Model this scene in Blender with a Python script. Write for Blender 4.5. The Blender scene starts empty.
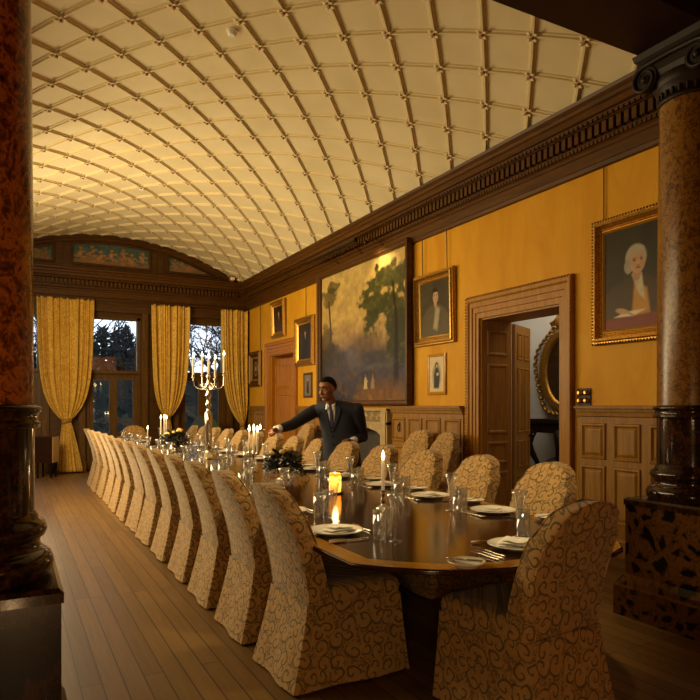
import bpy, bmesh, math, random
import numpy as np
from mathutils import Vector, Matrix
from mathutils.bvhtree import BVHTree
random.seed(7)
PI = math.pi
SC = bpy.context.scene
COL = SC.collection

# ------------------------------------------------------------------ helpers
def lin(r, g, b):
    f = lambda v: (v/255/12.92) if v/255 <= .04045 else ((v/255+.055)/1.055)**2.4
    return (f(r), f(g), f(b), 1)

class MB:
    """collects geometry, links it as ONE mesh object"""
    def __init__(s): s.v = []; s.f = []; s.m = []; s.sm = []; s.mi = 0; s.smooth = False
    def add(s, vs, fs, smooth=None):
        o = len(s.v); s.v += [tuple(p) for p in vs]
        for f in fs:
            s.f.append(tuple(i+o for i in f)); s.m.append(s.mi); s.sm.append(s.smooth if smooth is None else smooth)
    def box(s, x0, x1, y0, y1, z0, z1):
        if x0 > x1: x0, x1 = x1, x0
        if y0 > y1: y0, y1 = y1, y0
        if z0 > z1: z0, z1 = z1, z0
        s.add([(x0,y0,z0),(x1,y0,z0),(x1,y1,z0),(x0,y1,z0),(x0,y0,z1),(x1,y0,z1),(x1,y1,z1),(x0,y1,z1)],
              [(0,3,2,1),(4,5,6,7),(0,1,5,4),(1,2,6,5),(2,3,7,6),(3,0,4,7)], False)
    def rings(s, R, closed=True, cap0=True, cap1=True, smooth=True):
        n = len(R[0]); vs = [p for r in R for p in r]; fs = []
        for i in range(len(R)-1):
            for j in range(n if closed else n-1):
                k = (j+1) % n
                fs.append((i*n+j, i*n+k, (i+1)*n+k, (i+1)*n+j))
        s.add(vs, fs, smooth)
        if cap0: s.add(R[0], [tuple(range(n-1,-1,-1))], False)
        if cap1: s.add(R[-1], [tuple(range(n))], False)
    def lathe(s, prof, c=(0,0,0), n=24, cap0=True, cap1=True, smooth=True, scallop=None):
        R = []
        for r, z in prof:
            R.append([(c[0]+r*math.cos(2*PI*k/n), c[1]+r*math.sin(2*PI*k/n), c[2]+z) for k in range(n)])
        s.rings(R, True, cap0, cap1, smooth)
    def tube(s, pts, r, n=8, caps=True, smooth=True):
        pts = [Vector(p) for p in pts]
        rr = r if isinstance(r, (list, tuple)) else [r]*len(pts)
        R = []; up = None
        for i, p in enumerate(pts):
            a = pts[max(0,i-1)]; b = pts[min(len(pts)-1,i+1)]
            t = (b-a).normalized() if (b-a).length > 1e-9 else Vector((0,0,1))
            if up is None: up = Vector((0,0,1)) if abs(t.z) < .9 else Vector((1,0,0))
            u = up - t*up.dot(t)
            if u.length < 1e-5: u = t.orthogonal()
            u.normalize(); w = t.cross(u); up = u
            R.append([tuple(p+(u*math.cos(2*PI*k/n)+w*math.sin(2*PI*k/n))*rr[i]) for k in range(n)])
        s.rings(R, True, caps, caps, smooth)
    def ball(s, c, rad, n=12, m=8, rot=None):
        if not isinstance(rad, (tuple, list)): rad = (rad,)*3
        R = []
        for i in range(1, m):
            th = PI*i/m
            ring = []
            for k in range(n):
                p = Vector((rad[0]*math.sin(th)*math.cos(2*PI*k/n), rad[1]*math.sin(th)*math.sin(2*PI*k/n), -rad[2]*math.cos(th)))
                if rot: p = rot @ p
                ring.append(tuple(Vector(c)+p))
            R.append(ring)
        vs = [p for r in R for p in r]; fs = []
        for i in range(len(R)-1):
            for j in range(n):
                k = (j+1) % n; fs.append((i*n+j, i*n+k, (i+1)*n+k, (i+1)*n+j))
        b = Vector((0,0,-rad[2])); t = Vector((0,0,rad[2]))
        if rot: b = rot @ b; t = rot @ t
        vs += [tuple(Vector(c)+b), tuple(Vector(c)+t)]
        L = len(vs)
        for j in range(n):
            k = (j+1) % n; fs.append((L-2, k, j)); fs.append((L-1, (len(R)-1)*n+j, (len(R)-1)*n+k))
        s.add(vs, fs, True)
    def mould(s, prof, path, closed=False, smooth=False, out=1):
        """sweep profile (offset, height) along a horizontal polyline; offset goes to the left*out of travel, corners mitred"""
        P = [Vector((p[0], p[1], 0)) for p in path]; zz = [p[2] if len(p) > 2 else 0 for p in path]
        n = len(P); R = []
        for i in range(n):
            a = P[i-1] if (i > 0 or closed) else None; b = P[(i+1) % n] if (i < n-1 or closed) else None
            t1 = (P[i]-a).normalized() if a is not None else None
            t2 = (b-P[i]).normalized() if b is not None else None
            if t1 is None: t1 = t2
            if t2 is None: t2 = t1
            n1 = Vector((-t1.y, t1.x, 0)); n2 = Vector((-t2.y, t2.x, 0))
            m = (n1+n2); m = m/max(1e-6, m.dot(n1))
            R.append([(P[i].x+m.x*o*out, P[i].y+m.y*o*out, zz[i]+h) for o, h in prof])
        if closed: R.append(R[0])
        s.rings(R, False, not closed, not closed, smooth)
    def frame(s, w, h, prof, y0=0., cx=0., cz=0.):
        """picture-frame sweep in the XZ plane facing -Y: prof = (inset from outer edge, projection towards -Y)"""
        R = []
        for sx, sz in ((-1,-1),(1,-1),(1,1),(-1,1),(-1,-1)):
            R.append([(cx+sx*(w/2-i), y0-d, cz+sz*(h/2-i)) for i, d in prof])
        s.rings(R, False, False, False, False)
    def xform(s, M, i0=0):
        for i in range(i0, len(s.v)): s.v[i] = tuple(M @ Vector(s.v[i]))
    def build(s, name, mats, parent=None, loc=None, rot=None, recalc=True):
        me = bpy.data.meshes.new(name)
        me.from_pydata(s.v, [], s.f)
        mats = mats if isinstance(mats, (list, tuple)) else [mats]
        for m in mats: me.materials.append(m)
        me.polygons.foreach_set('material_index', s.m)
        me.polygons.foreach_set('use_smooth', s.sm)
        if recalc:
            bm = bmesh.new(); bm.from_mesh(me); bmesh.ops.recalc_face_normals(bm, faces=bm.faces); bm.to_mesh(me); bm.free()
        me.update()
        o = bpy.data.objects.new(name, me); COL.objects.link(o)
        if parent is not None: o.parent = parent
        if loc is not None: o.location = loc
        if rot is not None: o.rotation_euler = rot
        return o

def tag(o, label=None, cat=None, group=None, kind=None):
    if label: o['label'] = label
    if cat: o['category'] = cat
    if group: o['group'] = group
    if kind: o['kind'] = kind
    return o
def thing(name, label, cat, loc=(0,0,0), rz=0, group=None):
    o = bpy.data.objects.new(name, None); COL.objects.link(o)
    o.empty_display_size = .1; o.location = loc; o.rotation_euler = (0,0,rz)
    return tag(o, label, cat, group)
KIDS = {}
def copy_tree(o, parent=None):
    c = o.copy(); COL.objects.link(c)
    if parent is not None: c.parent = parent
    for ch in [x for x in o.children]: copy_tree(ch, c)
    return c
def struct(o): o['kind'] = 'structure'; return o
ORD = ['first','second','third','fourth','fifth','sixth','seventh','eighth','ninth','tenth','eleventh','twelfth','thirteenth','fourteenth']

# ------------------------------------------------------------------ materials
class NT:
    def __init__(s, name):
        s.m = bpy.data.materials.new(name); s.m.use_nodes = True; s.t = s.m.node_tree
        s.b = s.t.nodes['Principled BSDF']
    def n(s, typ, **kw):
        x = s.t.nodes.new(typ)
        for k, v in kw.items():
            if hasattr(x, k) and k not in ('Scale',): setattr(x, k, v)
        return x
    def l(s, a, b): s.t.links.new(a, b)
    def coord(s, scale=(1,1,1), kind='Object', rot=(0,0,0)):
        tc = s.n('ShaderNodeTexCoord'); mp = s.n('ShaderNodeMapping')
        s.l(tc.outputs[kind], mp.inputs[0]); mp.inputs['Scale'].default_value = scale; mp.inputs['Rotation'].default_value = rot
        return mp.outputs[0]
    def noise(s, vec, scale, detail=3, rough=.5, dist=0):
        x = s.n('ShaderNodeTexNoise'); s.l(vec, x.inputs['Vector'])
        x.inputs['Scale'].default_value = scale; x.inputs['Detail'].default_value = detail
        x.inputs['Roughness'].default_value = rough; x.inputs['Distortion'].default_value = dist
        return x.outputs['Fac']
    def ramp(s, fac, stops, interp='LINEAR'):
        x = s.n('ShaderNodeValToRGB'); s.l(fac, x.inputs[0]); cr = x.color_ramp; cr.interpolation = interp
        while len(cr.elements) < len(stops): cr.elements.new(.5)
        for e, (p, c) in zip(cr.elements, stops):
            e.position = p; e.color = c if len(c) == 4 else (*c, 1)
        return x.outputs[0]
    def math(s, op, a, b=None, c=None):
        x = s.n('ShaderNodeMath'); x.operation = op
        for i, q in enumerate((a, b, c)):
            if q is None: continue
            if isinstance(q, (int, float)): x.inputs[i].default_value = q
            else: s.l(q, x.inputs[i])
        return x.outputs[0]
    def mix(s, fac, a, b, mode='MIX'):
        x = s.n('ShaderNodeMix'); x.data_type = 'RGBA'; x.blend_type = mode
        if isinstance(fac, (int, float)): x.inputs[0].default_value = fac
        else: s.l(fac, x.inputs[0])
        for i, q in ((6, a), (7, b)):
            if isinstance(q, tuple): x.inputs[i].default_value = q if len(q) == 4 else (*q, 1)
            else: s.l(q, x.inputs[i])
        return x.outputs[2]
    def bump(s, h, strength=.3, dist=.01):
        x = s.n('ShaderNodeBump'); s.l(h, x.inputs['Height']); x.inputs['Strength'].default_value = strength; x.inputs['Distance'].default_value = dist
        s.l(x.outputs[0], s.b.inputs['Normal'])
    def col(s, c):
        if isinstance(c, tuple): s.b.inputs['Base Color'].default_value = c if len(c) == 4 else (*c, 1)
        else: s.l(c, s.b.inputs['Base Color'])
    def set(s, rough=.5, metal=0, spec=None, sheen=None):
        s.b.inputs['Roughness'].default_value = rough; s.b.inputs['Metallic'].default_value = metal
        if spec is not None: s.b.inputs['Specular IOR Level'].default_value = spec
        if sheen: s.b.inputs['Sheen Weight'].default_value = sheen

M = {}
def simple(name, c, rough=.5, metal=0, nz=None, spec=None):
    t = NT(name)
    if nz:
        f = t.noise(t.coord(), nz[0], 3)
        t.col(t.ramp(f, [(.3, tuple(v*nz[1] for v in c[:3])), (.7, tuple(min(1, v*nz[2]) for v in c[:3]))]))
    else: t.col(c)
    t.set(rough, metal, spec); M[name] = t.m; return t.m

def wood(name, dark, light, rough=.4, axis=2, scale=1., bump=.12, spec=.28):
    t = NT(name)
    sc = [14, 14, 14]; sc[axis] = 1.1
    v = t.coord(tuple(q*scale for q in sc))
    f = t.noise(v, 1.6, 5, .6, 1.2)
    big = t.noise(t.coord((1.2,1.2,1.2)), 1., 2)
    c = t.ramp(f, [(.28, dark), (.72, light)])
    c = t.mix(t.math('MULTIPLY', big, .45), c, dark, 'MIX')
    t.col(c); t.set(rough, 0, spec); t.bump(f, bump, .004); M[name] = t.m
wood('oak', lin(134,88,20), lin(182,126,40), .45)
wood('oak_panel', lin(116,78,22), lin(164,116,40), .5)
wood('oak_honey', lin(140,84,14), lin(186,120,30), .45)
wood('dark_oak', lin(60,34,6), lin(100,61,14), .4, axis=1)
wood('dark_oak_x', lin(56,34,7), lin(96,60,14), .42, axis=0)
wood('beam_wood', lin(34,16,9), lin(58,28,16), .5, axis=0)
wood('mahogany', lin(40,20,4), lin(66,36,8), .13, axis=1, bump=.02, spec=.5)
wood('satinwood', lin(160,106,24), lin(196,140,44), .16, axis=1, bump=.02)
wood('ebony', lin(26,15,7), lin(48,29,13), .5)
wood('window_oak', lin(70,46,12), lin(112,76,24), .45)
wood('bark', lin(26,24,22), lin(46,42,38), .9)

# plaster / paint
t = NT('plaster'); f = t.noise(t.coord((1,1,1)), 1.6, 4)
t.col(t.ramp(f, [(.3, lin(206,188,146)), (.7, lin(220,203,163))])); t.set(.75); M['plaster'] = t.m
t = NT('plaster_rib'); t.col(lin(214,194,148)); t.set(.6); M['plaster_rib'] = t.m
t = NT('boss_centre'); t.col(lin(150,84,40)); t.set(.5); M['boss_centre'] = t.m
t = NT('ochre_wall'); v = t.coord((1,1,.35)); f = t.noise(v, 2.6, 6, .62, .8); f2 = t.noise(t.coord((6,6,1)), 6, 3)
c = t.ramp(f, [(.25, lin(186,128,26)), (.55, lin(204,148,36)), (.8, lin(212,162,56))])
c = t.mix(t.math('MULTIPLY', f2, .25), c, lin(176,118,20)); t.col(c); t.set(.55); t.bump(f2, .08, .003); t.b.inputs['Specular IOR Level'].default_value = .12; M['ochre_wall'] = t.m
simple('grey_wall', lin(196,194,188), .8, nz=(2, .92, 1.05))
simple('white_paint', lin(225,215,190), .5)
simple('dark_red_wall', lin(60,30,20), .7)
# floor planks
t = NT('floorboards'); tc = t.n('ShaderNodeTexCoord'); mp = t.n('ShaderNodeMapping'); t.l(tc.outputs['Object'], mp.inputs[0]); mp.inputs['Rotation'].default_value = (0,0,PI/2)
br = t.n('ShaderNodeTexBrick'); t.l(mp.outputs[0], br.inputs[0]); br.inputs['Scale'].default_value = 1; br.inputs['Brick Width'].default_value = 2.6; br.inputs['Row Height'].default_value = .105
br.inputs['Mortar Size'].default_value = .0042; br.inputs['Mortar Smooth'].default_value = .3; br.inputs['Bias'].default_value = 0; br.offset = .37; br.offset_frequency = 3
br.inputs['Color1'].default_value = lin(104,75,34); br.inputs['Color2'].default_value = lin(138,103,52); br.inputs['Mortar'].default_value = lin(26,17,8)
g = t.noise(t.coord((28,1.2,1)), 1.4, 5, .6, 1.); bl = t.noise(t.coord(), .9, 3)
c = t.mix(t.math('MULTIPLY', g, .55), br.outputs['Color'], lin(82,56,30)); c = t.mix(t.math('MULTIPLY', bl, .35), c, lin(84,60,35))
t.col(c); t.b.inputs['Roughness'].default_value = .36; t.b.inputs['Specular IOR Level'].default_value = .22
t.l(t.math('MULTIPLY_ADD', g, .2, .30), t.b.inputs['Roughness']); t.bump(br.outputs['Fac'], -.4, .004); M['floor'] = t.m
# damask chair cover: curling scroll lines on tan ground
def damask(name, ground, ground2, fig, fig2, s1=7., w=.055, rough=.85):
    t = NT(name); v = t.coord(); sx = t.n('ShaderNodeSeparateXYZ'); t.l(v, sx.inputs[0])
    cb = t.n('ShaderNodeCombineXYZ'); t.l(t.math('MULTIPLY', t.math('ADD', sx.outputs[0], sx.outputs[1]), s1), cb.inputs[0]); t.l(t.math('MULTIPLY', t.math('ADD', sx.outputs[2], 3.), s1), cb.inputs[1])
    nz = t.n('ShaderNodeTexNoise'); t.l(cb.outputs[0], nz.inputs['Vector']); nz.inputs['Scale'].default_value = 1.1; nz.inputs['Detail'].default_value = 1
    wv = t.n('ShaderNodeVectorMath'); wv.operation = 'MULTIPLY_ADD'; t.l(nz.outputs['Color'], wv.inputs[0]); wv.inputs[1].default_value = (.5,.5,0); t.l(cb.outputs[0], wv.inputs[2])
    def curls(scale, turns, rad, th):
        vo = t.n('ShaderNodeTexVoronoi'); vo.voronoi_dimensions = '2D'; vo.inputs['Randomness'].default_value = .75; vo.inputs['Scale'].default_value = 1
        sc_ = t.n('ShaderNodeVectorMath'); sc_.operation = 'SCALE'; t.l(wv.outputs[0], sc_.inputs[0]); sc_.inputs['Scale'].default_value = scale; t.l(sc_.outputs[0], vo.inputs['Vector'])
        d = t.n('ShaderNodeVectorMath'); d.operation = 'SUBTRACT'; t.l(sc_.outputs[0], d.inputs[0]); t.l(vo.outputs['Position'], d.inputs[1])
        dx = t.n('ShaderNodeSeparateXYZ'); t.l(d.outputs[0], dx.inputs[0]); cs = t.n('ShaderNodeSeparateXYZ'); t.l(vo.outputs['Color'], cs.inputs[0])
        hand = t.math('SIGN', t.math('SUBTRACT', cs.outputs[0], .5)); ang = t.math('DIVIDE', t.math('ARCTAN2', dx.outputs[1], t.math('MULTIPLY', dx.outputs[0], hand)), 2*PI)
        r_ = vo.outputs['Distance']; sp = t.math('FRACT', t.math('ADD', t.math('ADD', ang, cs.outputs[1]), t.math('MULTIPLY', r_, turns)))
        ln = t.math('LESS_THAN', t.math('ABSOLUTE', t.math('SUBTRACT', sp, .5)), th); return t.math('MULTIPLY', ln, t.math('LESS_THAN', r_, rad)), r_
    c1, r1 = curls(1., 2.1, .56, .125); c2, r2 = curls(2.3, 1.3, .42, .2)
    lf = t.math('LESS_THAN', t.math('ABSOLUTE', t.math('SUBTRACT', t.noise(wv.outputs[0], 2.6, 1., .5, 1.2), .5)), w)
    m2 = t.math('MULTIPLY', t.math('MAXIMUM', c2, lf), t.math('GREATER_THAN', r1, .50))
    base = t.ramp(t.noise(v, 30, 3), [(.3, ground), (.7, ground2)])
    c = t.mix(t.math('MULTIPLY', m2, .7), base, fig2); c = t.mix(t.math('MULTIPLY', c1, .8), c, fig)
    t.col(c); t.set(rough, 0, .25, .25); t.bump(t.noise(v, 260, 2), .25, .002); M[name] = t.m
damask('chair_damask', lin(172,132,76), lin(186,146,86), lin(74,64,34), lin(92,74,38), 11.5, .05)
t = NT('curtain_gold'); v = t.coord((1,1,1)); n1 = t.noise(v, 9, 2, .5, 2.5); n2 = t.noise(v, 26, 2, .5, 1)
c = t.ramp(n1, [(.42, lin(196,150,44)), (.48, lin(232,192,92)), (.53, lin(240,202,104)), (.58, lin(192,146,40))])
c = t.mix(t.math('MULTIPLY', n2, .35), c, lin(180,132,32)); t.col(c); t.set(.6, 0, .2, .15); M['curtain'] = t.m
simple('curtain_band', lin(150,110,40), .6, nz=(30, .7, 1.2))
# marbles
def marble_vein(name, stops, sc, rough, dist=2.2):
    t = NT(name); v = t.coord((1,1,.8)); f = t.noise(v, sc, 5, .62, dist); g = t.noise(v, sc*4.2, 4, .65, 1.4)
    h = t.math('ADD', t.math('MULTIPLY', f, .55), t.math('MULTIPLY', g, .45))
    t.col(t.ramp(h, stops)); t.set(rough, 0, .42); M[name] = t.m
marble_vein('shaft_marble', [(.36, lin(48,24,6)), (.46, lin(100,60,16)), (.55, lin(150,104,36)), (.63, lin(88,52,14)), (.74, lin(46,24,8))], 17, .28)
marble_vein('shaft_marble_red', [(.36, lin(34,12,5)), (.46, lin(104,48,14)), (.55, lin(176,98,34)), (.62, lin(98,42,14)), (.72, lin(40,14,6))], 6, .2, 3.)
marble_vein('dark_marble', [(.36, lin(16,10,8)), (.5, lin(40,22,14)), (.6, lin(72,42,20)), (.66, lin(34,20,12)), (.75, lin(18,12,9))], 6, .12)
t = NT('breccia'); v = t.coord(); nz = t.n('ShaderNodeTexNoise'); t.l(v, nz.inputs['Vector']); nz.inputs['Scale'].default_value = 5; nz.inputs['Detail'].default_value = 3
vm = t.n('ShaderNodeVectorMath'); vm.operation = 'MULTIPLY_ADD'; t.l(nz.outputs['Color'], vm.inputs[0]); vm.inputs[1].default_value = (.2,.2,.2); t.l(v, vm.inputs[2])
vo = t.n('ShaderNodeTexVoronoi'); vo.feature = 'DISTANCE_TO_EDGE'; t.l(vm.outputs[0], vo.inputs['Vector']); vo.inputs['Scale'].default_value = 9; vo.inputs['Randomness'].default_value = 1
vein = t.ramp(t.noise(vm.outputs[0], 24, 4, .7), [(.3, lin(38,18,6)), (.5, lin(104,66,22)), (.7, lin(62,30,10))])
edge = t.ramp(vo.outputs['Distance'], [(.13, (1,1,1)), (.24, (0,0,0))])
t.col(t.mix(edge, lin(17,14,12), vein)); t.set(.2, 0, .35); M['breccia'] = t.m
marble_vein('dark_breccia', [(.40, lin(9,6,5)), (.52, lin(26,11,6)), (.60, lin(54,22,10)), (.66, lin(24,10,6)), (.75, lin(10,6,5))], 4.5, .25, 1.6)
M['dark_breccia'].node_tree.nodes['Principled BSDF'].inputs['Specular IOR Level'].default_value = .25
# metals, ceramics, glass, wax
simple('silver', (.75,.68,.58,1), .18, 1); simple('brass', lin(196,142,58), .28, 1, nz=(20, .75, 1.1)); simple('bronze', lin(60,40,18), .4, .8)
simple('gilt', lin(176,128,48), .38, .75, nz=(45, .5, 1.25)); simple('gilt_slip', lin(214,166,76), .3, .8)
simple('gilt_dark', lin(104,70,24), .45, .6, nz=(60, .45, 1.3)); simple('iron', lin(22,19,16), .45, .6)
simple('china', lin(232,226,212), .16, 0, spec=.6); simple('china_gold', lin(186,150,84), .3, .5); simple('linen', lin(238,232,218), .85)
simple('plastic_white', lin(226,220,205), .5); simple('stone', lin(164,140,98), .85, nz=(9, .82, 1.12)); simple('stone_shade', lin(120,98,62), .9)
simple('soot', lin(70,64,56), .95, nz=(3, .7, 1.2)); simple('leaf', lin(20,28,14), .65, nz=(30, .6, 1.3)); simple('rose', lin(236,204,128), .6, nz=(14, .85, 1.08))
simple('skin', lin(132,84,52), .48, nz=(12, .93, 1.06)); simple('skin_palm', lin(148,98,66), .5); simple('hair', lin(12,10,9), .7, spec=.12); simple('suit', lin(27,33,48), .8, nz=(180, .85, 1.2)); simple('shirt', lin(232,232,236), .7)
simple('tie', lin(38,40,78), .5, nz=(60, .7, 1.4)); simple('shoe', lin(14,12,11), .25); simple('eye_white', lin(225,220,210), .3); simple('eye_dark', lin(22,14,10), .2); simple('lip', lin(104,58,46), .45)
simple('match_wood', lin(208,160,96), .7); simple('green_cloth', lin(62,74,26), .8); simple('slate', lin(42,52,58), .3); simple('cream_panel', lin(206,170,106), .6); simple('box_brown', lin(44,22,10), .7, spec=.1)
simple('conifer', lin(26,34,28), .9, nz=(3, .6, 1.4)); simple('garden', lin(48,56,44), .95, nz=(1.5, .7, 1.3)); simple('mirror_glass', (.8,.82,.82,1), .03, 1); simple('rope', lin(70,48,18), .7)
def glass(name, tint=(1,1,1), base=.05, gain=.75, haze=0):
    t = NT(name); t.t.nodes.remove(t.b); out = t.t.nodes['Material Output']
    tr = t.n('ShaderNodeBsdfTransparent'); tr.inputs[0].default_value = (*tint, 1); gl = t.n('ShaderNodeBsdfGlossy'); gl.inputs['Roughness'].default_value = .03
    lw = t.n('ShaderNodeLayerWeight'); lw.inputs[0].default_value = .35; mx = t.n('ShaderNodeMixShader')
    t.l(t.math('MULTIPLY_ADD', t.math('POWER', lw.outputs['Facing'], 1.7), gain, base), mx.inputs[0]); t.l(tr.outputs[0], mx.inputs[1]); t.l(gl.outputs[0], mx.inputs[2]); fin = mx.outputs[0]
    if haze:
        df = t.n('ShaderNodeBsdfTranslucent'); df.inputs[0].default_value = (.9,.86,.78,1); m3 = t.n('ShaderNodeMixShader'); m3.inputs[0].default_value = haze; t.l(fin, m3.inputs[1]); t.l(df.outputs[0], m3.inputs[2]); fin = m3.outputs[0]
    t.l(fin, out.inputs[0]); M[name] = t.m
glass('crystal', (.97,.96,.94), .12, .95, .08); glass('window_glass', (.9,.93,.95), .05, .6)
def emit(name, c, st):
    t = NT(name); t.col((0,0,0,1)); t.b.inputs['Emission Color'].default_value = c if len(c) == 4 else (*c, 1); t.b.inputs['Emission Strength'].default_value = st; M[name] = t.m
emit('flame', (1,.66,.26), 26)
def waxmat(name, c, k):
    t = NT(name); t.col(c); t.set(.5); out = t.t.nodes['Material Output']; tl = t.n('ShaderNodeBsdfTranslucent'); tl.inputs[0].default_value = c; mx = t.n('ShaderNodeMixShader'); mx.inputs[0].default_value = k
    t.l(t.b.outputs[0], mx.inputs[1]); t.l(tl.outputs[0], mx.inputs[2]); t.l(mx.outputs[0], out.inputs[0]); M[name] = t.m
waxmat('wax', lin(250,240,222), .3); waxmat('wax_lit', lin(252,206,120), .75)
# painted canvases: colour comes from the painting's own vertex colours
t = NT('oil_paint'); at = t.n('ShaderNodeVertexColor'); at.layer_name = 'Paint'; t.col(at.outputs[0]); t.set(.4, 0, .16); t.bump(t.noise(t.coord(), 60, 3), .12, .002); M['oil_paint'] = t.m
# ------------------------------------------------------------------ room shell
WX = 5.165; LX = -1.065; BY = 15.2; FY = -2.0; X0 = 2.05; VR = 5.6; VZ = -.33; BEAM0, BEAM1 = 2.46, 2.99
mb = MB(); mb.box(LX-.2, WX, FY-.2, BY+.3, -.1, 0); struct(mb.build('floor', M['floor']))
# vaulted ceiling with diagonal ribs
def vp(u, v, d=0):
    a = (u)/VR; return (X0+(VR-d)*math.sin(a), v, VZ+(VR-d)*math.cos(a))
mb = MB(); us = [-3.3+6.6*i/48 for i in range(49)]
mb.rings([[vp(u, v) for u in us] for v in (2.7, BY+.1)], False, False, False)
mb.rings([[vp(u, v, -.08) for u in us] for v in (2.7, BY+.1)], False, False, False)
ceil = struct(mb.build('ceiling', M['plaster']))
DU, DV, U0, V0 = .325, .34, -.06, 4.71
mb = MB(); UL = 3.15
prof = [(-.034,0),(-.029,.012),(-.013,.015),(-.010,.032),(.010,.032),(.013,.015),(.029,.012),(.034,0)]
for sg in (1, -1):
    for kk in range(-40, 60, 2):
        pts = []
        for i in np.arange(-UL, UL+.001, .15):
            v = V0+DV*kk + sg*(i-U0)/DU*DV
            pts.append((float(i), v))
        pts = [p for p in pts if 2.85 < p[1] < BY+.2]
        if len(pts) < 2: continue
        R = []
        ln = math.hypot(DU, DV); tu, tv = DU/ln, sg*DV/ln
        for u, v in pts: R.append([vp(u - tv*o, v + tu*o, h) for o, h in prof])
        mb.rings(R, False, False, False, False)
mb.build('rib', M['plaster_rib'], ceil)
def boss_geo(b, u, v):
    i0 = len(b.v); b.mi = 0
    for q in range(4):                                   # four leaves lying along the ribs' crossing
        a = PI/2*q; ca, sa = math.cos(a), math.sin(a)
        pts = [(q1*.68,q2*.6,q3*.82) for q1,q2,q3 in [(.015,-.012,.034),(.06,-.034,.05),(.105,-.02,.046),(.125,0,.036),(.105,.02,.046),(.06,.034,.05),(.015,.012,.034),(.06,0,.062)]]
        P = [(x*ca-y*sa, x*sa+y*ca, z) for x, y, z in pts]
        b.add(P, [(0,1,7),(1,2,7),(2,3,7),(3,4,7),(4,5,7),(5,6,7),(6,0,7),(0,6,5,4,3,2,1)], True)
    b.mi = 1; b.ball((0,0,.046), (.017,.017,.014), 8, 5); b.mi = 0
    return i0
def boss_matrix(u, v):
    a = u/VR; n = Vector((-math.sin(a), 0, -math.cos(a))); tx = Vector((math.cos(a), 0, -math.sin(a))); ty = n.cross(tx)
    Mx = Matrix((tx, ty, n)).transposed().to_4x4(); Mx.translation = Vector(vp(u, v)); return Mx
nodes = []
for i in range(-9, 10):
    for j in range(-5, 32):
        if (i+j) % 2 == 0:
            u, v = U0+DU*i, V0+DV*j
            if abs(u) < 2.98 and 3.1 < v < BY-.15: nodes.append((u, v))
CTH = math.radians(27.9); cs_, cc_ = math.sin(CTH), math.cos(CTH)
def proj(p):
    D = p[0]*cs_+p[1]*cc_; return (350+640*(p[0]*cc_-p[1]*cs_)/D, 406-640*(p[2]-1.45)/D, D)
def inview(n):
    x, y, D = proj(vp(*n)); return 33 < x < 660 and y > 0
nodes.sort(key=lambda n: (not inview(n), proj(vp(*n))[2]))
b = MB(); boss_geo(b, 0, 0); first = None
for k, n in enumerate(nodes[:100]):
    if first is None: first = o = b.build('ceiling_boss', [M['plaster_rib'], M['boss_centre']], ceil)
    else: o = first.copy(); COL.objects.link(o); o.parent = ceil
    o.matrix_local = boss_matrix(*n)
b = MB()
for n in nodes[100:]:
    i0 = boss_geo(b, 0, 0); b.xform(boss_matrix(*n), i0)
tag(b.build('far_bosses', [M['plaster_rib'], M['boss_centre']], ceil), kind='stuff')
# alcove ceiling behind the column screen
mb = MB(); mb.box(LX-.2, WX+.2, FY-.2, BEAM0+.1, 4.4, 4.5); struct(mb.build('ceiling_alcove', M['dark_oak_x']))
# right wall with two door openings
D1 = (4.97, 6.30, 2.54); D2 = (12.22, 13.58, 2.58); WT = .5
def wall_strip(mb, spans, z0, z1, x0, x1):
    for a, c in spans: mb.box(x0, x1, a, c, z0, z1)
mb = MB(); x1 = WX+WT
mb.box(WX, x1, FY-.2, D1[0], 0, 4.9); mb.box(WX, x1, D1[0], D1[1], D1[2], 4.9); mb.box(WX, x1, D1[1], 8.61, 0, 4.9)
mb.box(WX, x1, 8.61, 10.39, 1.2, 4.9); mb.box(WX, x1, 10.39, D2[0], 0, 4.9); mb.box(WX, x1, D2[0], D2[1], D2[2], 4.9); mb.box(WX, x1, D2[1], BY+.3, 0, 4.9)
struct(mb.build('wall_right', M['ochre_wall']))
mb = MB(); mb.box(LX-.2, LX, FY-.2, BY+.3, 0, 4.9); struct(mb.build('wall_left', M['dark_oak']))
mb = MB(); mb.box(LX, WX, FY-.2, FY, 0, 4.5); struct(mb.build('wall_front', M['dark_red_wall']))
# back wall: three openings, tympanum above
WIN = [(1.46, 2.62, 0., 3.46), (3.50, 4.62, .75, 3.46), (-.52, .56, .75, 3.46)]
mb = MB()
xs = [LX-.2]
for w in sorted(WIN): xs += [w[0], w[1]]
xs.append(WX)
for k in range(0, len(xs), 2): mb.box(xs[k], xs[k+1], BY, BY+.3, 0, 5.6)
for w in WIN:
    mb.box(w[0], w[1], BY, BY+.3, w[3], 5.6)
    if w[2] > 0: mb.box(w[0], w[1], BY, BY+.3, 0, w[2])
struct(mb.build('wall_back', M['dark_oak_x']))
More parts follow.
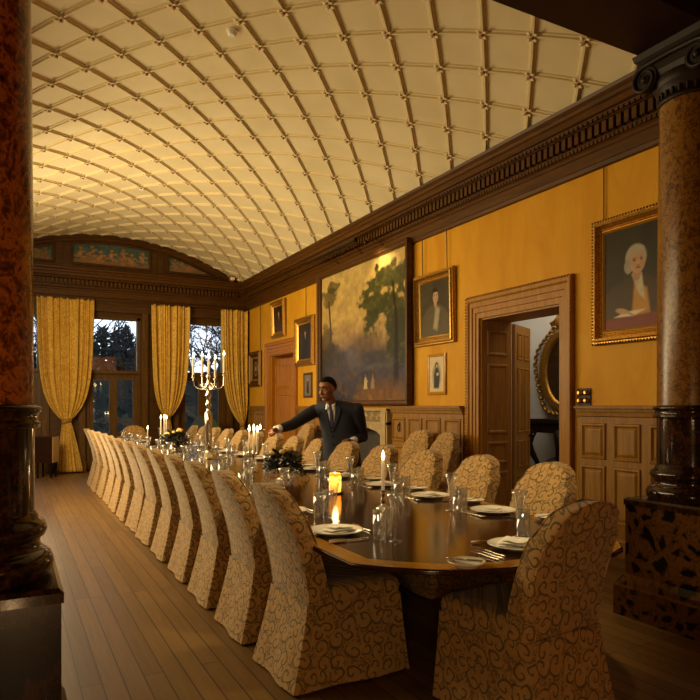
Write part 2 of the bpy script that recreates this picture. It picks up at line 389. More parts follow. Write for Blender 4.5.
# cornice: profile runs along right wall, back wall and left wall
cprof = [(0,3.80),(.035,3.81),(.04,3.85),(.02,3.87),(.02,3.98),(.035,3.99),(.035,4.02),(.06,4.04),(.065,4.075),(.05,4.085),(.05,4.21),(.125,4.215),(.14,4.235),(.155,4.26),(.2,4.265),(.2,4.325),(.225,4.34),(.23,4.37),(.265,4.40),(.275,4.43),(.05,4.45),(0,4.45)]
def cornice(name, pa, pb, inward):
    mb = MB(); mb.mould(cprof, [pa, pb], out=inward)
    a, b_ = Vector(pa), Vector(pb); d = (b_-a); L = d.length; d.normalize(); nrm = Vector((-d.y, d.x))*inward
    def blocks(step, wd, o0, o1, z0, z1):
        k = .3
        while k < L-.28:
            c = a+d*k; p = [c-d*wd/2+nrm*o0, c+d*wd/2+nrm*o0, c+d*wd/2+nrm*o1, c-d*wd/2+nrm*o1]
            mb.add([(q.x, q.y, z0) for q in p]+[(q.x, q.y, z1) for q in p], [(0,1,2,3),(4,5,6,7),(0,1,5,4),(1,2,6,5),(2,3,7,6),(3,0,4,7)], False); k += step
    blocks(.085, .05, .04, .115, 4.095, 4.205)          # dentils
    blocks(.06, .042, .12, .165, 4.218, 4.25)          # egg and dart
    blocks(.05, .036, .03, .08, 4.035, 4.07)           # bead row
    return struct(mb.build(name, M['dark_oak']))
cornice('trim_1', (WX, BEAM1), (WX, BY), 1)
cornice('trim_2', (WX, BY), (LX, BY), 1)
cornice('trim_3', (LX, BY), (LX, BEAM1), 1)
# picture rail of the back wall and window-head panelling
mb = MB(); mb.box(LX, WX, BY-.05, BY, 3.60, 3.80); mb.box(LX, WX, BY-.09, BY, 3.55, 3.60); mb.box(LX, WX, BY-.08, BY, 3.72, 3.76)
struct(mb.build('trim_4', M['dark_oak_x']))
# pilasters beside the windows
mb = MB()
for xa, xb in ((2.64,2.78),(3.34,3.48),(.58,.72),(1.30,1.44),(4.64,4.78),(4.98,5.16)):
    mb.box(xa, xb, BY-.07, BY, 0, 3.55); mb.box(xa-.02, xb+.02, BY-.09, BY, 0, .22); mb.box(xa+.03, xb-.03, BY-.085, BY, .3, 3.45)
struct(mb.build('trim_5', M['window_oak']))
# tympanum arch moulding and painted panels
mb = MB()
arc = [vp(u, BY, .02) for u in [-3.0+6*i/40 for i in range(41)]]
mb.rings([[(p[0], BY-d, p[2]-h) for d, h in ((0,0),(.07,0),(.07,.05),(.045,.07),(.045,.12),(.02,.14),(0,.14))] for p in arc], False, False, False, False)
for xx in (.92, 3.06): mb.box(xx-.07, xx+.07, BY-.028, BY, 4.54, 5.1)
mb.box(LX, WX, BY-.03, BY, 4.44, 4.53)
struct(mb.build('trim_6', M['dark_oak_x']))
# wainscot: dado rail, stiles and raised panels on the right wall
def wainscot(name, y0, y1, npan, rows=((.92,1.28),(.30,.86)), m='oak_panel'):
    mb = MB(); mb.mi = 0
    mb.box(WX-.022, WX, y0, y1, 0, 1.42)
    mb.mould([(.022,1.34),(.04,1.35),(.045,1.385),(.06,1.39),(.065,1.42),(.085,1.425),(.085,1.45),(0,1.455)], [(WX, y0), (WX, y1)])
    mb.mould([(.022,.18),(.035,.17),(.045,.15),(.05,.0),(0,0)], [(WX, y0), (WX, y1)])
    w = (y1-y0)/npan
    for z0, z1 in rows:
        for k in range(npan):
            c = y0+w*(k+.5); pw = min(w-.09, .62)
            i0 = len(mb.v); mb.frame(pw, z1-z0, [(0,0),(.008,.016),(.022,.018),(.034,.006),(.04,.0),(.06,.012),(.07,.014)], 0, 0, (z0+z1)/2)
            mb.box(-pw/2+.07, pw/2-.07, -.014, 0, z0+.07, z1-.07)
            mb.xform(Matrix.Translation((WX-.022, c, 0)) @ Matrix.Rotation(-PI/2, 4, 'Z'), i0)
    return struct(mb.build(name, M[m]))
wainscot('trim_7', 3.525, 4.71, 3); wainscot('trim_8', 6.60, 8.36, 4); wainscot('trim_9', 10.64, 11.98, 3); wainscot('trim_10', 13.82, BY, 2); wainscot('trim_11', FY, 3.525, 10)
# door casings
def casing(name, y0, y1, zt, m, w=.2, wt=.28):
    mb = MB(); pr = [(0,0),(0,.05),(.02,.065),(.045,.065),(.06,.045),(.1,.045),(.105,.03),(.15,.03),(.155,.018),(w,.018),(w,0)]
    W = y1-y0+2*w; H = zt+wt
    R = []
    for sx, z in ((-1,0),(-1,1),(1,1),(1,0)):
        R.append([(sx*(W/2-i), -d, (H-i*wt/w) if z else 0) for i, d in pr])
    mb.rings(R, False, True, True, False)
    # egg-and-dart beading round the outer edge
    z = .1
    while z < H-.03:
        for sx in (-1, 1): mb.box(sx*(W/2-.016), sx*(W/2-.002), -.075, -.05, z, z+.022)
        z += .04
    x = -W/2+.03
    while x < W/2-.03: mb.box(x, x+.022, -.075, -.05, H-.016, H-.002); x += .04
    o = mb.build(name, M[m], loc=(WX, (y0+y1)/2, 0), rot=(0,0,-PI/2)); return struct(o)
casing('door_1_casing', *D1, 'oak'); casing('door_2_casing', *D2, 'oak_honey')
# door reveals (panelled lining of the thick wall) and hall beyond
def lining(name, y0, y1, zt, m, skip=None):
    mb = MB()
    for y, s in ((y0, 1), (y1, -1)):
        mb.box(WX+.02, WX+WT, y, y+s*.02, 0, zt)
        for z0, z1 in ((.15,.62),(.72,1.0),(1.1,1.98),(2.08,2.4)):
            i0 = len(mb.v); mb.frame(.34, z1-z0, [(0,0),(.01,.014),(.03,.014),(.045,0)], 0, 0, (z0+z1)/2)
            mb.xform(Matrix.Translation((WX+.27, y+s*.02, 0)) @ Matrix.Rotation(0 if s < 0 else PI, 4, 'Z'), i0)
    mb.box(WX+.02, WX+WT, y0, y1, zt-.02, zt)
    return struct(mb.build(name, M[m]))
lining('door_1_lining', *D1, 'oak'); lining('door_2_lining', *D2, 'oak_honey')
def leaf_mesh(mb, w, h, t=.045, rows=((.12,.55),(.65,1.0),(1.1,1.95),(2.05,2.4)), cols=2):
    """panelled door leaf: hinge edge at x=0, spans +x, thickness in y"""
    mb.box(0, w, -t/2, t/2, .01, h)
    cw = (w-.08*(cols+1))/cols
    for z0, z1 in rows:
        z1 = min(z1, h-.08)
        for c in range(cols):
            cx = .08+cw/2+c*(cw+.08)
            for sgn in (0, PI):
                i0 = len(mb.v); mb.frame(cw, z1-z0, [(0,0),(.008,.012),(.02,.012),(.032,0),(.05,.008),(.055,.008)], 0, 0, 0)
                mb.box(-cw/2+.055, cw/2-.055, -.008, 0, -(z1-z0)/2+.055, (z1-z0)/2-.055)
                mb.xform(Matrix.Translation((cx, (-t/2 if sgn == 0 else t/2), (z0+z1)/2)) @ Matrix.Rotation(sgn, 4, 'Z'), i0)
mb = MB(); leaf_mesh(mb, .62, 2.50, cols=2)
d1 = struct(mb.build('door_1', M['oak'], loc=(WX+WT+.035, 6.28, 0), rot=(0,0,math.radians(29))))
mb = MB()
for z in (.35, 1.25, 2.1): mb.tube([(0,-.03,z-.05),(0,-.03,z+.05)], .012, 8); mb.box(-.002, .03, -.03, -.0225, z-.04, z+.04)
mb.build('hinge', M['brass'], d1)
mb = MB(); mb.lathe([(.012,0),(.012,.03),(.03,.04),(.034,.06),(.02,.075)], (0,0,0), 14); 
mb.xform(Matrix.Translation((.56,-.022,1.05)) @ Matrix.Rotation(PI/2, 4, 'X')); mb.build('door_knob', M['iron'], d1)
mb = MB(); leaf_mesh(mb, D2[1]-D2[0]-.05, 2.5, rows=((.15,.72),(.86,1.7),(1.84,2.36)), cols=2)
d2 = struct(mb.build('door_2', M['oak_honey'], loc=(WX+.14, D2[1]-.03, 0), rot=(0,0,math.radians(-82))))
mb = MB(); mb.lathe([(.012,0),(.012,.03),(.03,.04),(.034,.06),(.02,.075)], (0,0,0), 14)
mb.xform(Matrix.Translation((1.2,-.022,1.05)) @ Matrix.Rotation(PI/2, 4, 'X')); mb.build('door_knob', M['brass'], d2)
# hall behind the doors
mb = MB(); mb.box(WX+WT, WX+WT+.02, D1[1]+.01, D2[0]-.01, 0, 3.3); mb.box(WX+WT, WX+WT+.02, 3.5, D1[0]-.01, 0, 3.3); struct(mb.build('trim_15', M['dark_oak']))
HX = 7.3
mb = MB(); mb.box(WX, HX+.1, 3.5, BY+.3, -.1, 0); struct(mb.build('floor_hall', M['floor']))
mb = MB(); mb.box(HX, HX+.1, 3.5, BY+.3, 0, 3.3); struct(mb.build('wall_hall', M['grey_wall']))
mb = MB(); mb.box(WX+WT, HX, 3.4, 3.5, 0, 3.3); mb.box(WX+WT, HX, 9.2, 9.3, 0, 3.3); mb.box(WX+WT, HX, BY+.2, BY+.3, 0, 3.3); struct(mb.build('wall_hall_end', M['grey_wall']))
mb = MB(); mb.box(WX+WT, HX+.1, 3.4, BY+.3, 3.3, 3.4); struct(mb.build('ceiling_hall', M['plaster']))
mb = MB(); mb.box(HX-.04, HX, 8.0, 8.12, 0, 2.6); mb.box(HX-.04, HX, 8.12, 8.85, 2.45, 2.6); struct(mb.build('trim_12', M['white_paint']))
# beam over the column screen
mb = MB(); mb.box(LX, WX, BEAM0, BEAM1, 3.92, 5.6)
mb.mould([(0,3.92),(0,3.88),(-.05,3.88),(-.05,3.9),(-.14,3.9),(-.16,3.87)], [(LX, BEAM1), (WX, BEAM1)], out=1)
mb.box(LX, WX, BEAM0+.05, BEAM1-.05, 3.87, 3.92); mb.box(LX, WX, BEAM1, BEAM1+.03, 3.93, 4.43)
struct(mb.build('beam', M['beam_wood']))
# windows
def window(n, x0, x1, z0, z1, door):
    cx = (x0+x1)/2; w = x1-x0; h = z1-z0; mb = MB()
    mb.box(x0, x0+.07, BY+.04, BY+.2, z0, z1); mb.box(x1-.07, x1, BY+.04, BY+.2, z0, z1); mb.box(x0, x1, BY+.04, BY+.2, z1-.06, z1); mb.box(x0, x1, BY+.04, BY+.2, z0, z0+.06)
    mb.box(x0, x1, BY+.0, BY+.2, 2.17, 2.25); mb.box(x0, x1, BY-.02, BY+.05, 2.19, 2.23)
    o = struct(mb.build(n, M['window_oak']))
    mb = MB(); mb.box(x0+.07, x1-.07, BY+.11, BY+.117, 2.25, z1-.06); mb.build('pane', M['window_glass'], o)
    for xa, xb in ((x0+.07, cx), (cx, x1-.07)):
        mb = MB(); s = .085
        mb.box(xa, xa+s, BY+.07, BY+.13, z0+.06, 2.17); mb.box(xb-s, xb, BY+.07, BY+.13, z0+.06, 2.17); mb.box(xa+s, xb-s, BY+.072, BY+.128, 2.04, 2.17); zb = .85 if door else z0+.16
        mb.box(xa+s, xb-s, BY+.072, BY+.128, z0+.06, zb)
        if door: mb.box(xa+s+.03, xb-s-.03, BY+.055, BY+.07, z0+.2, zb-.1)
        q = mb.build('casement', M['window_oak'], o)
        mb = MB(); mb.box(xa+s, xb-s, BY+.097, BY+.103, zb, 2.04); mb.build('casement_pane', M['window_glass'], q)
window('window_1', *WIN[0], True); window('window_2', *WIN[1], False); window('window_3', *WIN[2], False)
mb = MB()
mb.box(3.46, 4.66, BY-.12, BY+.1, .70, .75); mb.box(-.56, .6, BY-.12, BY+.1, .70, .75); struct(mb.build('trim_13', M['window_oak']))
# ------------------------------------------------------------------ dining chairs
def rrect(x0, x1, hy, r, n=4, notch=0):
    """rounded rectangle ring x0..x1, -hy..hy; optional inverted-pleat notch beside each corner"""
    P = []
    r = min(r, (x1-x0)/2*.98, hy*.98)
    for cx, cy, a0 in ((x1-r, hy-r, 0), (x0+r, hy-r, PI/2), (x0+r, -hy+r, PI), (x1-r, -hy+r, 1.5*PI)):
        for k in range(n+1):
            a = a0+PI/2*k/n; P.append((cx+r*math.cos(a), cy+r*math.sin(a)))
    return P
def chair_back_geo(top=1.04, z0=.43):
    def hw(z):
        d = top-z
        if d > .165: return .255
        if d > .105: return .255-.05*((.165-d)/.06)**.8
        q = d/.105; return .198*max(0, 1-(1-q)**2.2)**.62+.007
    def xo(z):                                               # outer face
        s = (z-z0)/(top-z0); return .135-.05*s-.135*s*s
    zs = [z0+(top-.16-z0)*k/9 for k in range(10)]+[top-.16+.16*(1-(1-k/14)**1.5) for k in range(1, 15)]
    R = []; outl = []
    for z in zs:
        s = (z-z0)/(top-z0); th = .125-.03*s; a = xo(z)
        R.append([(x, y, z) for x, y in rrect(a, a+th, max(hw(z), .006), .022, 3)]); outl.append((a, th, hw(z), z))
    return R, outl
def make_chair(label, cat='chair', top=1.04):
    root = thing('dining_chair', label, cat)
    R, outl = chair_back_geo(top)
    mb = MB(); mb.rings(R); bk = mb.build('backrest', M['chair_damask'], root)
    mb = MB()
    for f in (0, 1):
        path = [(a+(f*th if f else 0)+(.006 if not f else -.006), -h+.005, z) for a, th, h, z in outl]+[(a+(f*th if f else 0)+(.006 if not f else -.006), h-.005, z) for a, th, h, z in reversed(outl)]
        mb.tube(path, .006, 5)
    mb.build('piping', M['chair_damask'], bk)
    mb = MB(); pr = []
    for z, g in ((.40,-.02),(.42,0),(.47,.008),(.50,0),(.515,-.02),(.525,-.08)): pr.append([(x, y, z) for x, y in rrect(.14-g*0, .69+g, .25+g, .05, 5)])
    mb.rings(pr); mb.build('seat', M['chair_damask'], root)
    # skirt: four flaring panels that part at the corners
    mb = MB()
    def panel(pa, pb, qa, qb, t=.012):
        n = 8; R = []
        for k in range(7):
            s = k/6; row = []; z = .435*(1-s)+.012*s
            for j in range(n+1):
                f = j/n; A = Vector(pa).lerp(Vector(pb), f); B = Vector(qa).lerp(Vector(qb), f); p = A.lerp(B, s**1.2)
                d = (Vector(pb)-Vector(pa)).normalized(); nr = Vector((d.y, -d.x)); p = p+nr*(.010*s*math.sin(f*PI*3+1.2)); row.append((p.x, p.y, z))
            R.append(row)
        mb.rings(R, False, False, False, True)
        R2 = [[(x-(nr.x*t), y-(nr.y*t), z) for x, y, z in row] for row in R]; mb.rings(R2, False, False, False, True)
        for jj in (0, n): mb.add([r[jj] for r in R]+[r[jj] for r in R2], [(k, k+1, k+8, k+7) for k in range(6)], False)
        mb.add(R[-1]+R2[-1], [(j, j+1, j+n+2, j+n+1) for j in range(n)], False)
    a, b_, h = .125, .685, .25; A, B, H = .03, .72, .272
    panel((a, h), (a, -h), (A, H), (A, -H)); panel((a, -h), (b_, -h), (A+.02, -H), (B-.02, -H)); panel((b_, -h), (b_, h), (B, -H), (B, H)); panel((b_, h), (a, h), (B-.02, H), (A+.02, H))
    mb.build('skirt', M['chair_damask'], root)
    mb = MB()
    for x, y in ((.17,.19),(.17,-.19),(.62,.19),(.62,-.19)):
        m2 = MB(); m2.box(x-.018, x+.018, y-.018, y+.018, 0, .42); m2.build('leg', M['oak'], root)
    return root
TX = 2.28; TY0, TY1 = 2.13, 13.45; THW = .93; TZ = .74
LXC, RXC = 1.20, 3.46
LY = [3.22+.77*k for k in range(13)]; RY = [3.40+.78*k for k in range(14)]
proto = make_chair('skirted damask dining chair, first from the columns in the row along the bare floor')
chairs_l = []; 
for k, y in enumerate(LY):
    o = proto if k == 0 else copy_tree(proto)
    o.location = (LXC+random.uniform(-.012,.012), y+random.uniform(-.015,.015), 0); o.rotation_euler = (0,0,random.uniform(-.035,.035))
    tag(o, f'skirted damask dining chair, {ORD[k]} from the columns in the row along the bare floor', 'chair', 'chairs along the bare floor'); chairs_l.append(o)
for k, y in enumerate(RY):
    o = copy_tree(proto); o.location = (RXC+random.uniform(-.01,.02), y+random.uniform(-.015,.015), 0); o.rotation_euler = (0,0,PI+random.uniform(-.05,.05))
    tag(o, f'skirted damask dining chair, {ORD[k]} from the columns in the row on the fireplace side', 'chair', 'chairs on the fireplace side')
o = copy_tree(proto); o.location = (2.20, 1.95, 0); o.rotation_euler = (0,0,PI/2+.10); o.pop('group', None) if hasattr(o, 'pop') else None
tag(o, 'big damask chair at the table end between the columns, its back to the viewer', 'chair'); head = o
o = copy_tree(proto); o.location = (TX-.02, 13.93, 0); o.rotation_euler = (0,0,-PI/2); tag(o, 'damask chair at the far table end in front of the glazed door', 'chair'); tail = o
for o in (head, tail):
    if 'group' in o: del o['group']
for (x, y, rz), lb in zip(((4.98,7.24,PI+.12),(4.96,6.60,PI-.05),(4.96,10.95,PI)),
        ('spare damask chair against the wainscot, below the iron drop handle','spare damask chair against the wainscot, beside the casing of the open door','spare damask chair by the wall, half hidden behind the man in the suit')):
    o = copy_tree(proto); o.location = (x-.02, y, 0); o.rotation_euler = (0,0,rz); o.scale = (1,1,1.075); tag(o, lb, 'chair', 'spare chairs by the wall')

# ------------------------------------------------------------------ table
root = thing('dining_table', 'very long dark polished dining table with a pale inlaid border', 'table', (TX, 0, 0))
half = [(-.93,2.55),(-.80,2.40),(-.66,2.275),(-.50,2.195),(-.33,2.15),(-.16,2.135),(0,2.13)]
near = half+[(.16,2.135),(.33,2.15),(.44,2.20),(.53,2.29),(.62,2.45),(.70,2.68),(.83,3.5),(.90,4.6),(.93,5.6)]
ym = (TY0+TY1)/2
outline = near+[(x, 2*ym-y) for x, y in reversed(near) if (x, y) not in ((.83,3.5),(.90,4.6),(.93,5.6))]       # counter-clockwise
def inset(poly, d):
    n = len(poly); out = []
    for i in range(n):
        a, b_, c = Vector(poly[i-1]), Vector(poly[i]), Vector(poly[(i+1) % n])
        t1 = (b_-a).normalized(); t2 = (c-b_).normalized(); n1 = Vector((-t1.y, t1.x)); n2 = Vector((-t2.y, t2.x)); m = n1+n2; m = m/max(.2, m.dot(n1))
        out.append(tuple(b_+m*d))
    return out
mb = MB(); R = []
for d, z in ((.03,TZ-.030),(.006,TZ-.026),(0,TZ-.02),(.004,TZ-.014),(.0,TZ-.009),(.004,TZ-.003),(.010,TZ)): R.append([(x, y, z) for x, y in inset(outline, d)])
mb.rings(R, True, True, False, True); IN = inset(outline, .115)
mb.build('table_edge', M['mahogany'], root)
mb = MB(); mb.rings([[(x, y, TZ) for x, y in inset(outline, .010)], [(x, y, TZ) for x, y in IN]], True, False, False, False)
mb.build('inlaid_border', M['satinwood'], root)
# inner field, split into leaves along the table
cuts = [3.02+1.045*k for k in range(10)]
def clip(poly, y0, y1):
    def half_(P, yy, keep):
        o = []
        for i in range(len(P)):
            a, b_ = P[i-1], P[i]; ia, ib = keep(a[1]), keep(b_[1])
            if ia != ib: t_ = (yy-a[1])/(b_[1]-a[1]); o.append((a[0]+(b_[0]-a[0])*t_, yy))
            if ib: o.append(b_)
        return o
    return half_(half_(poly, y0, lambda y: y >= y0), y1, lambda y: y <= y1)
ed = [0]+cuts+[20]
for k in range(len(ed)-1):
    P = clip(IN, ed[k]+.0015, ed[k+1]-.0015)
    mb = MB(); mb.rings([[(x, y, TZ-.025) for x, y in P], [(x, y, TZ) for x, y in P]], True, True, True, False); mb.build('table_leaf', M['mahogany'], root)
for y in (4.4, 7.0, 9.4, 12.0):
    mb = MB(); mb.lathe([(.16,.18),(.19,.22),(.10,.3),(.075,.42),(.12,.52),(.09,.58),(.16,.61),(.2,.62)], (0,y,0), 20); ped = mb.build('pedestal', M['ebony'], root)
    for q in range(4):
        a = PI/4+q*PI/2; mb = MB(); mb.tube([(math.cos(a)*r, y+math.sin(a)*r, z) for r, z in ((.1,.24),(.25,.22),(.4,.1),(.52,.03))], [.045,.04,.032,.026], 8); mb.build('foot', M['ebony'], ped)
mb = MB(); mb.box(-.62, .62, 3.4, 12.6, TZ-.12, TZ-.0305); mb.build('apron', M['ebony'], root)

# ------------------------------------------------------------------ place settings
def one(mb, name, mats, label, cat, group=None): return tag(mb.build(name, mats), label, cat, group)
def proto_plate(r, name):
    mb = MB(); mb.lathe([(0,.004),(r*.5,.004),(r*.52,0),(r*.60,0),(r*.62,.006),(r*.8,.012),(r,.022),(r,.025),(r*.985,.026)], n=36, cap1=False); mb.mi = 1
    mb.lathe([(r*.985,.026),(r*.955,.0245)], n=36, cap0=False, cap1=False); mb.mi = 0
    mb.lathe([(r*.955,.0245),(r*.72,.014),(r*.66,.008),(0,.007)], n=36, cap0=False, cap1=False)
    return mb
def proto_flute():
    mb = MB(); mb.lathe([(.036,0),(.038,.003),(.012,.008),(.0075,.016),(.0065,.05),(.009,.075),(.014,.11),(.023,.17),(.034,.22),(.045,.252),(.0435,.252),(.032,.218),(.021,.17),(.011,.11),(.002,.08)], n=20, cap1=False); return mb
def proto_tumbler(s=1.):
    mb = MB(); n = 20; prof = [(.030,0),(.034,.003),(.033,.02),(.037,.16),(.035,.16),(.030,.026),(.0,.02)]
    mb.lathe([(r*s, z*s) for r, z in prof], n=n, cap1=False); return mb
def proto_napkin():
    mb = MB()
    for k, (w, l, z) in enumerate(((.20,.12,.014),(.19,.10,.026),(.165,.07,.038))):
        R = []
        for i in range(9):
            x = -l+2*l*i/8*1.0; R.append([(x*.9+.01*k, y*w*(.55 if i in (0, 8) else .6)+.012*math.sin(3*x/l+k), z+.006*math.cos(y*3+i)*(.6)) for y in (-.5,-.25,0,.25,.5)])
        mb.rings(R, False, False, False, True)
    i0 = 0; return mb
def proto_fork():
    mb = MB(); mb.tube([(-.10,0,.006),(-.05,0,.004),(0,0,.006),(.04,0,.007)], [.006,.004,.0028,.004], 6)
    mb.box(.038,.056,-.0115,.0115,.005,.0075)
    for y in (-.0095,-.0032,.0032,.0095): mb.box(.056,.10,y-.0015,y+.0015,.0055,.0075)
    return mb
def proto_knife(l=1.):
    mb = MB(); mb.tube([(-.11*l,0,.006),(-.06*l,0,.006),(-.01*l,0,.005)], [.0075,.007,.005], 6)
    mb.rings([[(x*l, -w, .003), (x*l, w*.9, .003), (x*l, w*.9, .0055), (x*l, -w, .0055)] for x, w in ((-.01,.006),(.02,.0095),(.08,.0095),(.115,.006),(.125,.0015))]); return mb
def proto_spoon():
    mb = MB(); mb.tube([(-.10,0,.006),(-.05,0,.005),(0,0,.006),(.05,0,.008)], [.006,.004,.0028,.003], 6)
    mb.ball((.075,0,.009), (.031,.019,.006), 12, 6); return mb
PR = {}
def stamp(key, builder, name, mats, loc, rz, label, cat, group):
    if key not in PR:
        o = builder().build(name, mats); PR[key] = o
    else:
        o = PR[key].copy(); COL.objects.link(o)
    o.location = loc; o.rotation_euler = (0,0,rz); return tag(o, label, cat, group)
def place(cx, cy, ang, where, near, glass_dy=-.33, left=True, kk=0):
    ca, sa = math.cos(ang), math.sin(ang)
    def P(f, l, z=0): return (cx+f*ca-l*sa, cy+f*sa+l*ca, TZ+.001+z)
    jr = random.uniform
    stamp('plate', lambda: proto_plate(.155, ''), 'dinner_plate', [M['china'], M['china_gold']], P(0,0), jr(0,6), f'gold-rimmed dinner plate at {where}', 'plate', 'dinner plates on the table')
    stamp('napkin', proto_napkin, 'napkin', M['linen'], P(0,0,.001), ang+jr(-.4,.4)+.5, f'folded white napkin on the plate at {where}', 'napkin', 'napkins on the plates')
    stamp('side', lambda: proto_plate(.085, ''), 'side_plate', [M['china'], M['china_gold']], P(-.12 if near != 2 else -.17,.46 if near == 2 else .37), jr(0,6), f'small white side plate at {where}', 'side plate', 'side plates on the table')
    stamp('flute', proto_flute, 'champagne_flute', M['crystal'], P(.19+jr(-.02,.02), glass_dy+jr(-.02,.02)), 0, f'trumpet-shaped crystal flute at {where}', 'glass', 'champagne flutes on the table')
    stamp('tumbler', proto_tumbler, 'tumbler', M['crystal'], P(.13+jr(-.02,.02), glass_dy+.055+jr(-.015,.015)), 0, f'straight crystal tumbler at {where}', 'glass', 'tumblers on the table')
    stamp('tumbler', proto_tumbler, 'tumbler', M['crystal'], P(.22+jr(-.02,.02), glass_dy+.13+jr(-.015,.015)), 0, f'second tumbler, farther in, at {where}', 'glass', 'tumblers on the table') if near != 2 else None
    stamp('fork', proto_fork, 'fork', M['silver'], P(-.02,.195), ang, f'silver dinner fork at {where}', 'fork', 'forks on the table')
    stamp('knife', proto_knife, 'knife', M['silver'], P(-.03,-.2), ang, f'silver dinner knife at {where}', 'knife', 'knives on the table')
    if near:
        stamp('fork', proto_fork, 'fork', M['silver'], P(-.05,.232), ang, f'outermost silver fork at {where}', 'fork', 'forks on the table')
        stamp('fork', proto_fork, 'fork', M['silver'], P(-.06,.268), ang+.03, f'short fork beside the side plate at {where}', 'fork', 'forks on the table') if near == 2 else None
        stamp('knife', proto_knife, 'knife', M['silver'], P(-.05,-.235), ang, f'outermost silver knife at {where}', 'knife', 'knives on the table')
        stamp('spoon', proto_spoon, 'spoon', M['silver'], P(.19,.04), ang+PI/2, f'silver dessert spoon above the plate at {where}', 'spoon', 'spoons on the table')
        sp = (-.12,.37) if near != 2 else (-.17,.46)
        stamp('bknife', lambda: proto_knife(.72), 'butter_knife', M['silver'], P(sp[0]+.01,sp[1],.022), ang+(.55 if near == 2 else .1), f'butter knife across the side plate at {where}', 'knife', 'butter knives on the table')
for k, y in enumerate(LY): place(1.60, y-.03, 0, f'the {ORD[k]} chair of the bare floor row', 1 if k < 4 else 0)
for k, y in enumerate(RY): place(2.84+.035*min(k, 3), y-.08, PI, f'the {ORD[k]} chair of the fireplace row', 1 if k < 5 else 0, -.22)
place(2.24, 2.43, PI/2, 'the chair at the table end between the columns', 2, -.21)
place(TX, 13.15, -PI/2, 'the chair at the far table end', 0)

# ------------------------------------------------------------------ candles and centrepieces
LIGHTS = []
def lamp(name, kind, loc, energy, color, size=.02, rot=None, **kw):
    l = bpy.data.lights.new(name, kind); l.energy = energy; l.color = color
    if kind == 'AREA':
        l.shape = 'RECTANGLE'; l.size, l.size_y = size if isinstance(size, tuple) else (size, size)
    else: l.shadow_soft_size = size
    for k, v in kw.items(): setattr(l, k, v)
    o = bpy.data.objects.new(name, l); COL.objects.link(o); o.location = loc
    if rot is not None: o.rotation_euler = rot
    return o
def flame_at(parent, p, e=2.2):
    mb = MB(); mb.lathe([(.001,0),(.008,.006),(.012,.018),(.009,.036),(.004,.054),(.0005,.066)], p, 10); mb.build('flame', M['flame'], parent)
    lamp('candle_light', 'POINT', Vector(parent.matrix_world.translation if parent.parent is None else parent.parent.location)+Vector(p)+Vector((0,0,.03)), e, (1,.6,.25), .025)
def taper(parent, p, h, r=.011, e=2.2, tilt=0):
    mb = MB(); mb.lathe([(r,0),(r*.98,h*.5),(r*.93,h-.004),(r*.6,h)], p, 14); mb.tube([(p[0],p[1],p[2]+h-.002),(p[0]+.001,p[1],p[2]+h+.008)], .0012, 5)
    c = mb.build('candle', M['wax'], parent); flame_at(parent, (p[0], p[1], p[2]+h+.004), e)
NOZ = [(.012,0),(.024,.006),(.03,.012),(.014,.016),(.012,.03),(.018,.04),(.02,.046),(.0125,.047)]
# tall five-light candelabrum
cr = thing('candelabrum', 'tall five-branched silver candelabrum towering over the table before the windows', 'candelabrum', (2.37, 8.58, TZ+.001))
mb = MB(); mb.lathe([(.13,0),(.13,.02),(.10,.035),(.08,.06),(.05,.075),(.035,.11),(.045,.14)], n=28); mb.build('base', M['silver'], cr)
mb = MB(); mb.lathe([(.045,.13),(.055,.17),(.05,.2),(.045,.45),(.052,.62),(.03,.64),(.024,.68),(.045,.72),(.03,.76),(.022,.80),(.04,.84),(.036,.88),(.02,.92),(.03,.96),(.042,1.0),(.022,1.04),(.018,1.08),(.034,1.11),(.02,1.14)], n=24); mb.build('stem', M['silver'], cr)
Rv = Vector((cc_, -cs_, 0)); Fv = Vector((cs_, cc_, 0))
spots = [(-.215,.03,1.14),(-.125,.16,1.17),(.0,0,1.11),(.115,-.12,1.11),(.205,.02,1.17)]
mb = MB(); mb.lathe([(.016,1.10),(.012,1.12),(.012,1.14),(.02,1.15)], n=14, c=(0,0,-.01)); mb.build('nozzle', M['silver'], cr); taper(cr, (0,0,1.145), .21, .0155, 4)
for sx, sy, z in (spots[0], spots[1], spots[3], spots[4]):
    q = Rv*sx+Fv*sy; r = q.length; d = q/r
    pts = [d*(.015)+Vector((0,0,.98)), d*(r*.35)+Vector((0,0,.93)), d*(r*.7)+Vector((0,0,.945)), d*(r*.97)+Vector((0,0,.99)), d*r+Vector((0,0,z-.05))]
    mb = MB(); mb.tube(pts, [.012,.011,.01,.009,.009], 8); c0 = d*(r*.38)+Vector((0,0,.985))
    mb.tube([c0+d*(.035*math.cos(a)*(1-a/14))+Vector((0,0,.035*math.sin(a)*(1-a/14))) for a in np.arange(-1.6, 6, .35)], .006, 6); ar = mb.build('arm', M['silver'], cr)
    mb = MB(); mb.lathe(NOZ, (q.x, q.y, z-.055), 16); mb.build('drip_pan', M['silver'], ar)
    taper(cr, (q.x, q.y, z-.012), .235, .0155, 4)
